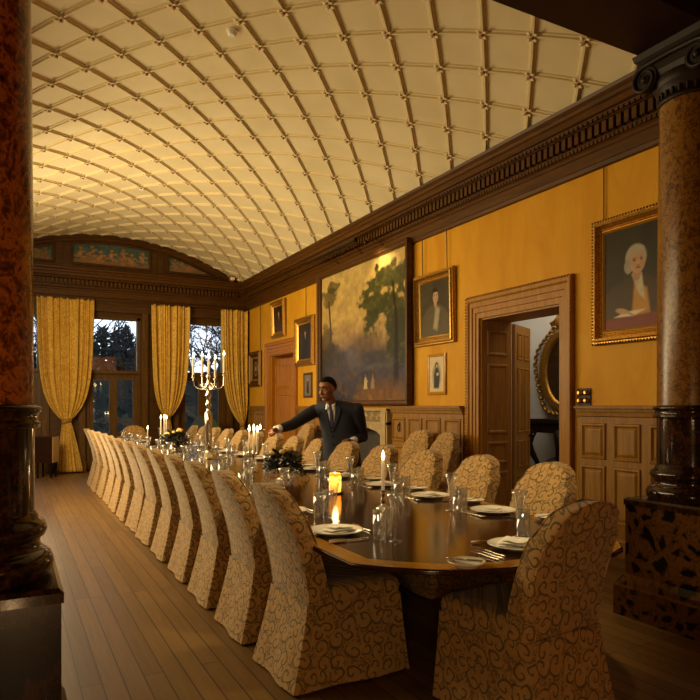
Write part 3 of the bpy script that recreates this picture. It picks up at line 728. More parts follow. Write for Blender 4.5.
def small_candelabrum(loc, label, hbase, hc, sp=.045):
    r = thing('candelabrum', label, 'candelabrum', loc, 0, 'low three-light candelabra')
    mb = MB(); mb.lathe([(.06,0),(.06,.01),(.045,.02),(.018,.035),(.012,.06),(.02,.08),(.012,.10),(.011,hbase-.04),(.022,hbase-.02),(.012,hbase)], n=20); mb.build('stem', M['silver'], r)
    for dx, dy, dz in ((-sp,.0,0),(0,sp*.7,.008),(sp*1.0,-.01,-.008)):
        q = Rv*dx+Fv*dy
        mb = MB(); mb.tube([(0,0,hbase-.03),(q.x*.6,q.y*.6,hbase-.045),(q.x,q.y,hbase-.005)], .006, 6); ar = mb.build('arm', M['silver'], r)
        mb = MB(); mb.lathe([(.008,0),(.024,.006),(.026,.010),(.013,.014),(.014,.03)], (q.x, q.y, hbase-.01+dz), 14); mb.build('drip_pan', M['silver'], ar)
        taper(r, (q.x, q.y, hbase+.015+dz), hc, .0115, 3)
small_candelabrum((2.32, 6.62, TZ+.001), 'low silver candelabrum whose candles the man in the suit is lighting', .205, .215)
small_candelabrum((2.38, 11.52, TZ+.001), 'low silver candelabrum with three lit candles, beside the farther flowers', .21, .26, .05)
def candlestick(loc, label, hs, hc):
    r = thing('candlestick', label, 'candlestick', loc, 0, 'single candlesticks')
    mb = MB(); mb.lathe([(.05,0),(.05,.006),(.035,.016),(.014,.024),(.011,.04),(.022,.055),(.012,.068),(.012,hs-.035),(.02,hs-.02),(.012,hs-.012),(.03,hs-.004),(.03,hs)], n=22); mb.build('stick', M['silver'], r)
    taper(r, (0,0,hs), hc, .0115, 4)
candlestick((2.27, 3.80, TZ+.001), 'short silver candlestick with one lit taper, standing near the columns', .13, .205)
candlestick((2.33, 12.75, TZ+.001), 'single lit candle at the far end of the table', .10, .16)
# fat pillar candle glowing on a dark dish
r = thing('pillar_candle', 'fat glowing pillar candle on a small dark dish', 'candle', (2.33, 4.66, TZ+.001))
mb = MB(); mb.lathe([(.062,0),(.07,.004),(.072,.012),(.06,.008),(0,.008)], n=24, cap1=False); mb.build('dish', M['iron'], r)
mb = MB(); mb.lathe([(.048,.01),(.049,.09),(.047,.155),(.043,.165),(.038,.16),(.036,.128),(.0,.126)], n=28, cap1=False); mb.build('wax_body', M['wax_lit'], r)
mb = MB(); mb.lathe([(.001,.126),(.006,.135),(.008,.145),(.005,.158),(.001,.172)], n=10); mb.build('flame', M['flame'], r)
lamp('candle_light', 'POINT', Vector(r.location)+Vector((0,0,.10)), 1.5, (1,.5,.14), .012); lamp('candle_light', 'POINT', Vector(r.location)+Vector((0,0,.2)), 2, (1,.6,.25), .02)
# small glass votive
r = thing('votive_candle', 'little white votive candle in a clear glass, before the farther flowers', 'candle', (2.12, 9.75, TZ+.001))
mb = MB(); mb.lathe([(.036,0),(.04,.004),(.043,.08),(.040,.08),(.037,.006),(0,.005)], n=20, cap1=False); mb.build('glass_cup', M['crystal'], r)
mb = MB(); mb.lathe([(.034,.007),(.034,.055),(.03,.058)], n=20); mb.build('wax_body', M['wax'], r); flame_at(r, (0,0,.06), 1.5)
# flowers
def flowers(loc, label, R0, seed, trail):
    rnd = random.Random(seed); r = thing('flower_arrangement', label, 'flowers', loc, 0, 'flower arrangements')
    mb = MB(); mb.lathe([(.06,0),(.062,.008),(.03,.02),(.025,.05),(.06,.075),(.085,.11),(.08,.11),(.05,.08),(0,.07)], n=22, cap1=False); mb.build('bowl', M['silver'], r)
    mb = MB()
    def lf(c, d, s):
        d = d.normalized(); u = d.cross(Vector((0,0,1))); u = u.normalized() if u.length > .01 else Vector((1,0,0)); n = u.cross(d)
        mb.add([c, c+d*s*.35+u*s*.22+n*s*.05, c+d*s, c+d*s*.35-u*s*.22+n*s*.05, c+d*s*.5-n*s*.02], [(0,1,4),(1,2,4),(2,3,4),(3,0,4)], True)
    for k in range(760):
        a, e = rnd.uniform(0, 2*PI), rnd.uniform(-.75, 1.4); rr = R0*rnd.uniform(.45, 1.0); c = Vector((math.cos(a)*math.cos(e)*rr*1.15, math.sin(a)*math.cos(e)*rr*1.15, .15+math.sin(e)*rr*.85))
        lf(c, Vector((math.cos(a)+rnd.uniform(-.7,.7), math.sin(a)+rnd.uniform(-.7,.7), rnd.uniform(-.5,.9))), rnd.uniform(.045,.08))
    if trail:
        for s in range(3):
            a = -.6+s*.5
            for k in range(26):
                f = k/25; q = Rv*math.cos(a)*(R0*.9+.08*f)+Fv*math.sin(a)*(-R0*.9); c = Vector((q.x, q.y, .15-.13*f)); lf(c, Vector((rnd.uniform(-1,1), rnd.uniform(-1,1), rnd.uniform(-.6,.5))), .045)
    mb.build('foliage', M['leaf'], r)
    for k in range(8 if trail else 14):
        a = k*2.4; e = .15+1.2*((k*.37) % 1); c = Vector((math.cos(a)*math.cos(e)*R0*1.0, math.sin(a)*math.cos(e)*R0*1.0, .16+math.sin(e)*R0*.9))
        mb = MB(); mb.ball(c, (.026,.026,.023), 10, 7)
        for q in range(6):
            b_ = q*PI/3+k; mb.ball(c+Vector((math.cos(b_)*.017, math.sin(b_)*.017, -.002)), (.015,.015,.019), 8, 5)
        mb.build('rose', M['rose'], r)
flowers((2.33, 5.78, TZ+.001), 'bowl of cream roses and trailing dark leaves in front of the man', .17, 3, True)
flowers((2.33, 10.35, TZ+.001), 'bowl of cream roses and leaves farther off, before the window curtain', .2, 5, False)
# ------------------------------------------------------------------ paintings
def vnoise(x, y, seed=0):
    xi = np.floor(x).astype(int); yi = np.floor(y).astype(int); fx = x-xi; fy = y-yi; fx = fx*fx*(3-2*fx); fy = fy*fy*(3-2*fy)
    h = lambda a, b: np.modf(np.abs(np.sin(a*127.1+b*311.7+seed*74.7)*43758.5453))[0]
    return (h(xi,yi)*(1-fx)+h(xi+1,yi)*fx)*(1-fy)+(h(xi,yi+1)*(1-fx)+h(xi+1,yi+1)*fx)*fy
def fbm(x, y, seed=0, o=4):
    s = 0; a = .5; t_ = 0
    for k in range(o): s = s+a*vnoise(x*2**k, y*2**k, seed+k); t_ += a; a *= .5
    return s/t_
def L3(r, g, b): return np.array(lin(r, g, b)[:3])
class Paint:
    def __init__(s, w, h, res=90):
        s.w, s.h = w, h; s.nx = max(12, int(res*min(1, w/h))); s.ny = max(12, int(res*min(1, h/w)))
        s.u, s.v = np.meshgrid(np.linspace(0, 1, s.nx), np.linspace(0, 1, s.ny)); s.asp = w/h
        s.c = np.zeros((s.ny, s.nx, 3))
    def fill(s, c): s.c[:] = c
    def blend(s, m, c): m = np.clip(m, 0, 1)[..., None]; s.c = s.c*(1-m)+np.asarray(c)*m
    def ell(s, cx, cy, rx, ry, c, soft=.15, rot=0, k=1.):
        dx, dy = (s.u-cx), (s.v-cy); ca, sa = math.cos(rot), math.sin(rot); X = (dx*ca+dy*sa)/rx; Y = (-dx*sa+dy*ca)/ry
        s.blend(np.clip((1-np.sqrt(X*X+Y*Y))/soft, 0, 1)*k, c)
    def poly(s, P, c, soft=.015):
        d = np.full(s.u.shape, 1e9); ins = np.zeros(s.u.shape, bool)
        for i in range(len(P)):
            (x1, y1), (x2, y2) = P[i-1], P[i]
            cond = ((y1 > s.v) != (y2 > s.v)); ins ^= cond & (s.u < (x2-x1)*(s.v-y1)/((y2-y1) if y2 != y1 else 1e-9)+x1)
            t_ = np.clip(((s.u-x1)*(x2-x1)+(s.v-y1)*(y2-y1))/((x2-x1)**2+(y2-y1)**2+1e-12), 0, 1)
            d = np.minimum(d, np.hypot(s.u-x1-t_*(x2-x1), s.v-y1-t_*(y2-y1)))
        s.blend(np.where(ins, np.clip(.5+d/soft, 0, 1), np.clip(.5-d/soft, 0, 1)), c)
    def mottled(s, sc=6, amt=.3, seed=1): s.c *= (1+amt*(fbm(s.u*sc*s.asp, s.v*sc, seed)-.5)*2)[..., None]
    def mesh(s, name, parent, y=0., cx=0., cz=0., mask=None):
        vs = [((u-.5)*s.w+cx, y, (v-.5)*s.h+cz) for u, v in zip(s.u.ravel(), s.v.ravel())]
        if mask: vs = [(x, yy, min(z, mask(x))) for x, yy, z in vs]
        fs = [(j*s.nx+i, j*s.nx+i+1, (j+1)*s.nx+i+1, (j+1)*s.nx+i) for j in range(s.ny-1) for i in range(s.nx-1)]
        mb = MB(); mb.add(vs, fs, False); o = mb.build(name, M['oil_paint'], parent, recalc=False)
        at = o.data.color_attributes.new('Paint', 'FLOAT_COLOR', 'POINT')
        at.data.foreach_set('color', np.concatenate([np.clip(s.c, 0, 1).reshape(-1, 3), np.ones((s.nx*s.ny, 1))], 1).ravel().astype(np.float32))
        return o
def portrait(p, bg, coat, skin, hair, hx=.5, hy=.72, hr=.085, cravat=None, waist=None, wig=None, hand=None, table=None, turn=1, sash=None):
    p.fill(bg); n = fbm(p.u*3, p.v*3, 4); p.c *= (.7+.7*n)[..., None]
    a = p.asp
    sw = hr*3.3
    p.poly([(hx-sw/a*1.05,-.05),(hx-sw/a,.18+hy*.25),(hx-sw/a*.62,hy-hr*1.75),(hx-hr/a*.8,hy-hr*1.25),(hx+hr/a*.8,hy-hr*1.25),(hx+sw/a*.6,hy-hr*1.8),(hx+sw/a*.95,.2+hy*.2),(hx+sw/a*1.05,-.05)], coat, .05)
    if waist is not None: p.poly([(hx-hr/a*.2,hy-hr*1.6),(hx+hr/a*.9,hy-hr*2.2),(hx+hr/a*1.3,hy-hr*4.8),(hx-hr/a*.5,hy-hr*4.8)], waist, .03)
    if sash is not None: p.poly([(hx+hr/a*.1,hy-hr*1.4),(hx+hr/a*1.1,hy-hr*1.9),(hx+hr/a*.4,hy-hr*5.),(hx-hr/a*.6,hy-hr*4.6)], sash, .06)
    if cravat is not None: p.poly([(hx-hr/a*.45,hy-hr*1.0),(hx+hr/a*.45,hy-hr*1.0),(hx+hr/a*.75,hy-hr*3.1),(hx+hr/a*.2,hy-hr*2.6)], cravat, .02)
    p.ell(hx, hy-hr*1.0, hr/a*.42, hr*.6, skin*.8)
    if wig is not None:
        p.ell(hx-.01*turn, hy+hr*.25, hr/a*1.02, hr*1.12, wig); p.ell(hx-hr/a*.75*turn, hy-hr*.35, hr/a*.42, hr*.62, wig*.85)
    else: p.ell(hx, hy+hr*.2, hr/a*.86, hr*1.08, hair)
    p.ell(hx+hr/a*.08*turn, hy-hr*.1, hr/a*.72, hr*.98, skin); p.ell(hx+hr/a*.45*turn, hy-hr*.2, hr/a*.34, hr*.6, skin*.72, .8, 0, .6)
    for e in (-.28, .36): p.ell(hx+hr/a*(e*1.0+.06)*1, hy+hr*.06, hr/a*.13, hr*.075, np.array((.03,.018,.012))); p.ell(hx+hr/a*(e+.06), hy+hr*.22, hr/a*.19, hr*.04, skin*.35)
    p.ell(hx+hr/a*.12*turn, hy-hr*.2, hr/a*.09, hr*.26, skin*1.12); p.ell(hx+hr/a*.12*turn, hy-hr*.38, hr/a*.14, hr*.06, skin*.5); p.ell(hx+hr/a*.12*turn, hy-hr*.55, hr/a*.24, hr*.06, np.array((.16,.05,.03)))
    if wig is not None: p.ell(hx, hy+hr*.85, hr/a*.75, hr*.36, wig*1.05)
    else: p.ell(hx, hy+hr*.82, hr/a*.72, hr*.3, hair)
    if table is not None: p.poly([(-.1,-.1),(-.1,.1),(1.1,.15),(1.1,-.1)], table, .02)
    if hand is not None:
        p.poly([(hand[0]-.05,hand[1]-.055),(hand[0]+.2,hand[1]-.06),(hand[0]+.36,hand[1]-.005),(hand[0]+.1,hand[1]-.01)], L3(196,180,150), .01)
        p.ell(hand[0]+.06, hand[1], .10, .032, skin, .3, -.25)
        for q in range(4): p.ell(hand[0]+.13+.015*q, hand[1]-.018-.008*q, .055, .011, skin*(.95-.05*q), .3, -.35)
    p.mottled(14, .16, 9)
def framed(name, y, z, w, h, label, prof, fm, fw, painter, lean=0., wires=(), off=.0, res=80, slip=True, cat='painting', group='paintings on the fireplace wall'):
    """picture hung on the right wall; y,z centre; w,h outer size"""
    r = thing(name, label, cat, (WX-off-.004, y, z), -PI/2, group)
    mb = MB(); mb.frame(w, h, prof); 
    fo = mb.build('frame', M[fm], r)
    dep = max(d for i, d in prof)
    iw, ih = w-2*fw, h-2*fw
    if slip:
        mb = MB(); s = fw*.28; mb.frame(iw+.004, ih+.004, [(0,dep*.35),(s*.4,dep*.42),(s,dep*.2),(s,0)]); mb.build('slip', M['gilt_slip'], r); iw -= 2*s; ih -= 2*s
    p = Paint(iw+.01, ih+.01, res); painter(p); p.mesh('canvas', r, -.012)
    for wx, zt in wires:
        mb = MB(); mb.tube([(wx, -.015, h/2-.005), (wx, -.015, zt-z)], .006, 6); mb.build('hanging_wire', M['rope'], r)
    for c in (fo,): c.rotation_euler = (0,0,0)
    r.rotation_euler = (lean, 0, -PI/2)
    return r
ORN = [(0,0),(0,.035),(.012,.05),(.03,.05),(.045,.07),(.07,.075),(.09,.045),(.105,.03),(.118,.035),(.13,.02),(.13,0)]
sk = L3(206,160,120)
def p1(p): portrait(p, L3(44,35,15), L3(64,44,20), sk*.66, None, .40, .655, .128, L3(176,164,136), L3(170,120,40), L3(150,140,120), (.16,.175), L3(112,40,16))
def orn_frame(w, fw): return [(i*fw/.13, d) for i, d in ORN]
r = framed('portrait_painting', 3.93, 2.66, 1.16, 1.22, 'large portrait of a seated grey-wigged gentleman, beside the marble column', orn_frame(1, .11), 'gilt', .11, p1, .0, [(-.46,3.80)], res=130)
mb = MB()
for sx in range(36):
    x = -.57+sx*.0326
    for sz in (-.6, .6): mb.ball((x, -.045, sz), (.012,.014,.014), 6, 4)
for sz_ in range(38):
    z = -.6+sz_*.0325
    for sx in (-.57, .57): mb.ball((sx, -.045, z), (.014,.014,.012), 6, 4)
mb.build('beading', M['gilt_dark'], r)
r = framed('portrait_painting', 7.22, 2.79, .93, 1.0, 'gilt-framed dark portrait of a man in a robe, above the small etching', orn_frame(1, .10), 'gilt', .10, lambda p: portrait(p, L3(62,52,28), L3(84,72,44), sk*.7, L3(30,22,14), .52, .72, .125, None, None, sash=L3(150,136,108)), .02, [(-.27,3.80),(.30,3.80)], off=.01)
def etch(p):
    p.fill(L3(196,176,136)); p.ell(.5,.47,.36,.42,L3(120,104,78),.5); p.poly([(.3,.1),(.34,.5),(.45,.68),(.6,.68),(.72,.45),(.66,.1)], L3(44,36,26), .05); p.ell(.5,.76,.12,.09,L3(40,32,24)); p.ell(.51,.74,.07,.06,L3(170,144,108)); p.ell(.56,.5,.09,.05,L3(180,160,124)); p.mottled(20,.15)
framed('small_etching', 7.19, 1.885, .42, .56, 'small pale-framed etching of a standing figure under the robed portrait', [(0,0),(0,.02),(.02,.026),(.04,.02),(.045,0)], 'satinwood', .045, etch, 0, [], slip=False, res=60)
def land(p):
    u, v = p.u, p.v; n1 = fbm(u*4, v*4, 2, 5); n2 = fbm(u*16, v*16, 5, 4); n3 = fbm(u*7+3, v*7, 8, 5)
    sky = np.clip((v-.42)/.58, 0, 1)[..., None]; p.c = L3(186,150,84)*(1-sky)+L3(214,182,108)*sky; p.c *= (.8+.4*n1)[..., None]
    p.blend(np.clip((.62-v+.12*(n1-.5))*4, 0, 1)*.7, L3(128,104,82))
    hill = .44+.10*np.sin(u*5+1)*.4+.12*(n3-.5); p.blend(np.clip((hill-v)*14, 0, 1), L3(86,72,66)); p.blend(np.clip((hill-.05-v)*12, 0, 1)*.8, L3(74,66,72))
    p.blend(np.clip((n2-.5)*6, 0, 1)*np.clip((.40-v)*8, 0, 1)*.7, L3(98,76,50)); p.blend(np.clip((n3-.52)*8, 0, 1)*np.clip((.4-v)*8, 0, 1)*.6, L3(50,54,64))
    p.ell(.36,.5,.10,.1,L3(150,106,66),.9,0,.5); p.ell(.55,.42,.22,.1,L3(100,80,54),.6,0,.8); p.ell(.42,.33,.1,.16,L3(120,112,112),.9,.5,.5)
    for cx, cy, rx, ry in ((.68,.72,.20,.17),(.80,.83,.24,.12),(.85,.62,.22,.2),(.62,.56,.13,.12),(.92,.45,.16,.25),(.72,.86,.12,.08)):
        d = 1-np.sqrt(((u-cx)/rx)**2+((v-cy)/ry)**2); p.blend(np.clip((d+1.7*(n2-.58))*4, 0, 1)*.9, L3(92,88,40))
        p.blend(np.clip((d+1.8*(n2-.66))*4, 0, 1)*.7, L3(50,52,24))
    p.poly([(.86,.1),(.875,.55),(.84,.8),(.86,.8),(.9,.55),(.91,.1)], L3(48,34,18), .015); p.poly([(.10,.3),(.12,.55),(.09,.8),(.11,.8),(.14,.55),(.125,.3)], L3(74,56,30), .01)
    for cx, cy, rx, ry in ((.1,.82,.13,.08),(.16,.9,.1,.05),(.06,.5,.12,.14),(.14,.36,.16,.1)):
        d = 1-np.sqrt(((u-cx)/rx)**2+((v-cy)/ry)**2); p.blend(np.clip((d+1.1*(n2-.6))*5, 0, 1)*.75, L3(72,62,32))
    p.poly([(.45,.0),(.52,.09),(.6,.12),(.85,.12),(1.05,.06),(1.05,-.1),(.4,-.1)], L3(124,86,46), .12); p.blend(np.clip((.14-v)*7, 0, 1)*np.clip((.5-u)*4, 0, 1)*.8, L3(40,40,50)); p.ell(.66,.24,.28,.03,L3(96,92,84),.8,.08,.7)
    for x, c in ((.565,L3(212,190,140)),(.645,L3(160,132,92))): p.poly([(x-.022,.085),(x-.012,.15),(x-.008,.168),(x+.008,.168),(x+.014,.145),(x+.02,.085)], c, .01); p.ell(x+.012,.14,.016,.012,c*.8,.5); p.ell(x,.178,.009,.013,L3(150,104,70),.4)
    p.blend(np.clip((n2-.62)*5, 0, 1)*np.clip((.13-v)*8, 0, 1)*.6, L3(190,130,60)); p.c *= (.46+.46*fbm(u*30, v*30, 12, 3))[..., None]
r = framed('landscape_painting', 9.29, 2.67, 3.08, 2.42, 'huge dark-framed landscape of trees and two small figures, over the fireplace', [(0,0),(0,.09),(.02,.10),(.035,.085),(.06,.08),(.07,.06),(.08,.05),(.085,.0)], 'dark_oak', .08, land, .0, [], off=.045, res=420, slip=False)
r = framed('portrait_painting', 11.63, 2.73, .93, .97, 'dark portrait of a full-length standing man in a bright gilt frame by the huge landscape', orn_frame(1, .11), 'gilt', .11, lambda p: portrait(p, L3(46,36,22), L3(28,24,18), sk*.75, L3(30,20,12), .5, .74, .06, L3(150,130,100), None), .0, [(.05,3.80)])
framed('portrait_painting', 13.02, 3.34, .80, .80, 'small gilt-framed portrait hung over the yellow-brown door', orn_frame(1, .10), 'gilt', .10, lambda p: portrait(p, L3(40,30,18), L3(60,40,24), sk*.8, L3(40,26,14), .5, .72, .085, L3(150,130,96), None), .03, [(-.12,3.80)], off=.01)
def sil(p):
    p.fill(L3(52,40,24)); p.ell(.5,.5,.3,.36,L3(150,128,88),.1); p.ell(.5,.5,.24,.29,L3(60,46,30),.1); p.ell(.52,.52,.1,.14,L3(190,164,120),.3)
framed('oval_portrait', 14.52, 2.33, .80, .84, 'dark-framed picture with a pale oval head beside the corner curtain', orn_frame(1, .14), 'gilt_dark', .14, sil, .0, [(.32,3.80)])
def pr_(p):
    p.fill(L3(116,106,90)); p.poly([(.3,.1),(.4,.7),(.62,.7),(.7,.1)], L3(52,44,34), .06); p.ell(.5,.78,.1,.07,L3(160,140,110)); p.mottled(14,.3)
framed('small_print', 11.50, 1.86, .40, .49, 'tiny framed print below the gilt full-length portrait', [(0,0),(0,.02),(.025,.026),(.045,.018),(.05,0)], 'gilt_dark', .05, pr_, 0, [], slip=False, res=40)
# picture lights over the landscape
r = thing('picture_light', 'long dark tubular picture light above the huge landscape', 'picture light', (WX, 9.72, 3.98))
mb = MB(); mb.tube([(-.42,-.95,.06),(-.42,.85,.06)], .035, 12); mb.build('reflector_hood', M['bronze'], r)
for y in (-.45, .42):
    mb = MB(); mb.tube([(-.01,y,-.02),(-.12,y,.06),(-.3,y,.10),(-.42,y,.07)], .008, 6); mb.build('arm', M['brass'], r)
r = thing('picture_light', 'small brass spot arm over the right part of the landscape', 'picture light', (WX, 8.60, 3.97))
mb = MB(); mb.tube([(-.01,0,-.02),(-.14,0,.07),(-.28,0,.08),(-.33,0,.02)], .008, 6); mb.build('arm', M['brass'], r)
mb = MB(); mb.lathe([(.014,.04),(.03,.02),(.034,-.03),(.028,-.03),(.02,.015)], (-.34,0,-.0), 14); mb.build('spot_shade', M['bronze'], r)
lamp('picture_lamp', 'SPOT', (WX-.40, 8.50, 3.93), 30, (1,.72,.38), .04, (math.radians(-28), math.radians(0), PI/2), spot_size=2.0, spot_blend=.8).rotation_euler = Vector((.36, -.0, -.72)).to_track_quat('-Z', 'Y').to_euler()
# ------------------------------------------------------------------ tympanum panels
def cherubs(p, seed):
    rnd = random.Random(seed); p.fill(L3(66,84,76)); n = fbm(p.u*5*p.asp*.3, p.v*4, seed, 4); p.c *= (.75+.5*n)[..., None]
    hgt = .25+.35*np.abs(np.sin(p.u*7+seed))*np.clip(1.2-np.abs(p.u-.5)*2.2, .2, 1); 
    p.blend(np.clip((hgt*.8-p.v+.3*(n-.5))*8, 0, 1)*.85, L3(132,96,62)); ns = max(2, int(p.asp*2.2))
    for k in range(ns):
        x = (k+.7)/(ns+.4)+rnd.uniform(-.02,.02); y = .42+.12*math.sin(k*2.1); a = p.asp; c = L3(150,104,62)*rnd.uniform(.75,1.1)
        p.ell(x,y,.11/a,.2,c,.35,rnd.uniform(-.4,.4)); p.ell(x+.03/a,y+.27,.09/a,.1,c*1.05,.35); p.ell(x-.12/a,y-.12,.16/a,.07,c*.85,.4,.5); p.ell(x+.12/a,y-.14,.15/a,.07,c*.9,.4,-.6); p.ell(x+.15/a,y+.1,.14/a,.05,c*.95,.4,.7); p.ell(x+.03/a,y+.33,.08/a,.05,L3(110,72,36),.4)
    p.mottled(26, .45, seed); p.mottled(9, .4, seed+3)
def tymp(x0, x1, z0, z1, label, seed):
    w, h = x1-x0, z1-z0; top = lambda x: VZ+math.sqrt(max(0, VR**2-(x+(x0+x1)/2-X0)**2))-.22-(z0+z1)/2
    r = thing('arch_painting', label, 'painting', ((x0+x1)/2, BY-.012, (z0+z1)/2), 0, 'painted panels under the vault')
    p = Paint(w, h, 120); cherubs(p, seed); p.mesh('canvas', r, 0, mask=top)
    mb = MB(); P = [(-w/2,-h/2),(w/2,-h/2)]+[(w/2-w*k/14, min(h/2, top(w/2-w*k/14))) for k in range(15)]
    P = [q for i, q in enumerate(P)]; R = []
    for d, o in ((0,-.05),(.035,-.045),(.035,-.02),(.015,0.),(-.002,.0)):
        cx = 0; R.append([(x*(1-2*o/w), -d, (z)*(1-2*o/h) if True else z) for x, z in P])
    mb.rings(R, True, False, False, False); mb.build('frame', M['dark_oak_x'], r)
tymp(1.20, 2.80, 4.60, 5.08, 'long painted panel of cherubs in the middle of the arch', 3)
tymp(-.40, .78, 4.60, 5.02, 'painted panel under the arch, cut off by the front column', 8)
tymp(3.26, 4.42, 4.60, 5.0, 'tapering painted panel under the arch, nearest the twin spotlights', 11)
# ------------------------------------------------------------------ fireplace
r = thing('fireplace', 'carved pale stone fireplace under the huge landscape', 'fireplace', (WX, 9.5, 0), -PI/2)
mb = MB()
for s in (-1, 1):
    mb.box(s*.93, s*1.14, -.10, .02, 0, 1.40); mb.box(s*.96, s*1.11, -.115, -.10, .2, 1.36); mb.box(s*.91, s*1.16, -.12, .02, 0, .16)
mb.box(-1.14, 1.14, -.10, .02, 1.16, 1.20); mb.box(-1.14, 1.14, -.12, .02, 1.375, 1.41); sr = mb.build('surround', M['stone'], r)
mb = MB(); mb.box(-.93, .93, -.07, .02, 1.2, 1.375); mb.build('frieze_ground', M['stone_shade'], r)
mb = MB(); arc = [(-.93,.95),(-.90,1.0),(-.8,1.05),(-.5,1.10),(0,1.155),(.5,1.10),(.8,1.05),(.90,1.0),(.93,.95)]
mb.rings([[(x,-.085,z),(x,-.085,1.165),(x,.0,1.165),(x,.0,z)] for x, z in arc], True, True, True, False); mb.build('tudor_arch', M['stone'], r)
mb = MB()
for k in range(9):
    cx = -.82+k*.205
    for wv, y in ((.088,-.092),(.05,-.09)):
        i0 = len(mb.v); mb.frame(wv*1.25, wv*1.25, [(0,-.03),(0,.0),(.012,.012),(.026,0),(.026,-.03)]); mb.xform(Matrix.Translation((cx, -.07, 1.285)) @ Matrix.Scale(1.1, 4, (1,0,0)) @ Matrix.Rotation(PI/4, 4, 'Y'), i0)
    mb.ball((cx, -.07, 1.285), (.016,.012,.016), 8, 5)
mb.build('carved_frieze', M['stone'], r)
mb = MB(); mb.box(-.9, .9, .45, .48, 0, 1.2); mb.box(-.93, -.90, -.02, .48, 0, 1.2); mb.box(.90, .93, -.02, .48, 0, 1.2); mb.box(-.93, .93, -.02, .48, 1.17, 1.2); mb.box(-.93, .93, -.02, .48, -.0, .02); mb.build('firebox', M['soot'], r)
# small wall fittings
r = thing('light_switch', 'dark square plate with four round brass dimmer knobs, beside the open door', 'light switch', (WX-.002, 4.645, 1.545), -PI/2)
mb = MB(); mb.box(-.085, .085, -.012, 0, -.085, .085); mb.build('switch_plate', M['ebony'], r)
for x in (-.042, .042):
    for z in (-.04, .04):
        mb = MB(); mb.lathe([(.03,0),(.031,.006),(.024,.012),(.022,.03),(.014,.036)], n=18); mb.xform(Matrix.Translation((x,-.012,z)) @ Matrix.Rotation(PI/2, 4, 'X')); mb.build('knob', M['brass'], r)
r = thing('door_latch', 'dark iron drop handle on the wainscot right of the fireplace', 'handle', (WX-.024, 8.10, 1.13), -PI/2)
mb = MB(); mb.lathe([(.035,0),(.03,.01),(.012,.016)], n=14); mb.xform(Matrix.Translation((0,0,.06)) @ Matrix.Rotation(PI/2, 4, 'X')); mb.build('rose_plate', M['iron'], r)
mb = MB(); mb.tube([(.0,-.02,.06),(.022,-.03,.03),(.03,-.03,-.02),(0,-.03,-.06),(-.03,-.03,-.02),(-.022,-.03,.03),(0,-.02,.06)], .008, 8); mb.build('drop_ring', M['iron'], r)
def onvault(px, py):
    a = (px-350)/640; d = Vector((cs_+a*cc_, cc_-a*cs_, -(py-406)/640)); A = d.x**2+d.z**2; B = 2*(-d.x*X0+d.z*(1.45-VZ)); C = X0**2+(1.45-VZ)**2-VR**2
    t_ = (-B+math.sqrt(B*B-4*A*C))/(2*A); return (t_*d.x, t_*d.y, 1.45+t_*d.z)
for (px, py), lb in (((232,32),'white smoke detector on the vault, the bigger one high up'),((142,189),'white smoke detector on the vault, the tiny one far down the room')):
    P = onvault(px, py-2); r = thing('smoke_detector', lb, 'smoke detector', P, 0, 'smoke detectors')
    mb = MB(); mb.lathe([(.055,.012),(.055,-.015),(.05,-.03)], n=22); mb.build('base', M['plastic_white'], r)
    mb = MB(); mb.lathe([(.045,-.03),(.043,-.05),(.03,-.06)], n=22); mb.build('sensor_head', M['plastic_white'], r)
r = thing('emergency_spotlight', 'twin round emergency spotlights on the corner of the back cornice', 'spotlight', (4.78, BY-.2, 4.43))
mb = MB(); mb.box(-.1, .1, -.03, .05, 0.0, .05); mb.build('bracket', M['iron'], r)
for x in (-.075, .085):
    mb = MB(); mb.lathe([(.03,0),(.065,.03),(.075,.075),(.07,.078),(.05,.06)], n=20); mb.xform(Matrix.Translation((x,-.0,.09)) @ Matrix.Rotation(PI/2+.15, 4, 'X') @ Matrix.Rotation(-.2 if x < 0 else .25, 4, 'Y'))
    q = mb.build('lamp_head', M['brass'], r)
    mb = MB(); mb.ball((x,-.06,.092), (.05,.015,.05), 14, 8); mb.build('lens', M['china'], q)
# hall pieces seen through the open door
r = thing('gilt_mirror', 'ornate gilt oval mirror in the hall beyond the open door', 'mirror', (HX-.012, 6.93, 1.98), -PI/2)
mb = MB(); N = 60
mb.rings([[((.36+o)*math.cos(2*PI*k/N), -d, (.50+o*1.05)*math.sin(2*PI*k/N)) for o, d in ((-.02,0),(-.01,.03),(.03,.05),(.07,.04),(.1,.06),(.13,.02),(.13,0))] for k in range(N+1)], False, False, False, True)
for k in range(40):
    a = 2*PI*k/40; q = 1+.05*math.sin(5*a); c = Vector((.53*q*math.cos(a), -.04, .66*q*math.sin(a))); ti = Vector((-math.sin(a),0,math.cos(a))); ra = Vector((math.cos(a),0,math.sin(a)))
    mb.tube([c-ti*.05+ra*.0, c-ti*.02+ra*.035, c+ti*.02+ra*.03, c+ti*.035-ra*.0, c+ti*.01-ra*.02], [.02,.028,.026,.02,.012], 6)
for k in range(9):
    a = PI/2+(k-4)*.16; mb.tube([(.3*math.cos(a),-.03,.6+.05*math.sin(a)),(.36*math.cos(a),-.06,.72),(.2*math.cos(a)+.05*math.sin(k),-.05,.80+.05*math.cos(k))], [.02,.026,.012], 6)
mb.ball((0,-.05,.76), (.08,.04,.09), 10, 7); mb.build('frame', M['gilt'], r)
mb = MB(); mb.add([(0,-.012,0)]+[(.37*math.cos(2*PI*k/48), -.012, .51*math.sin(2*PI*k/48)) for k in range(48)], [(0,1+k,1+(k+1) % 48) for k in range(48)], False); mb.build('mirror_glass', M['mirror_glass'], r)
r = thing('console_table', 'dark carved console table below the gilt mirror in the hall', 'console table', (HX-.24, 6.93, 0), -PI/2)
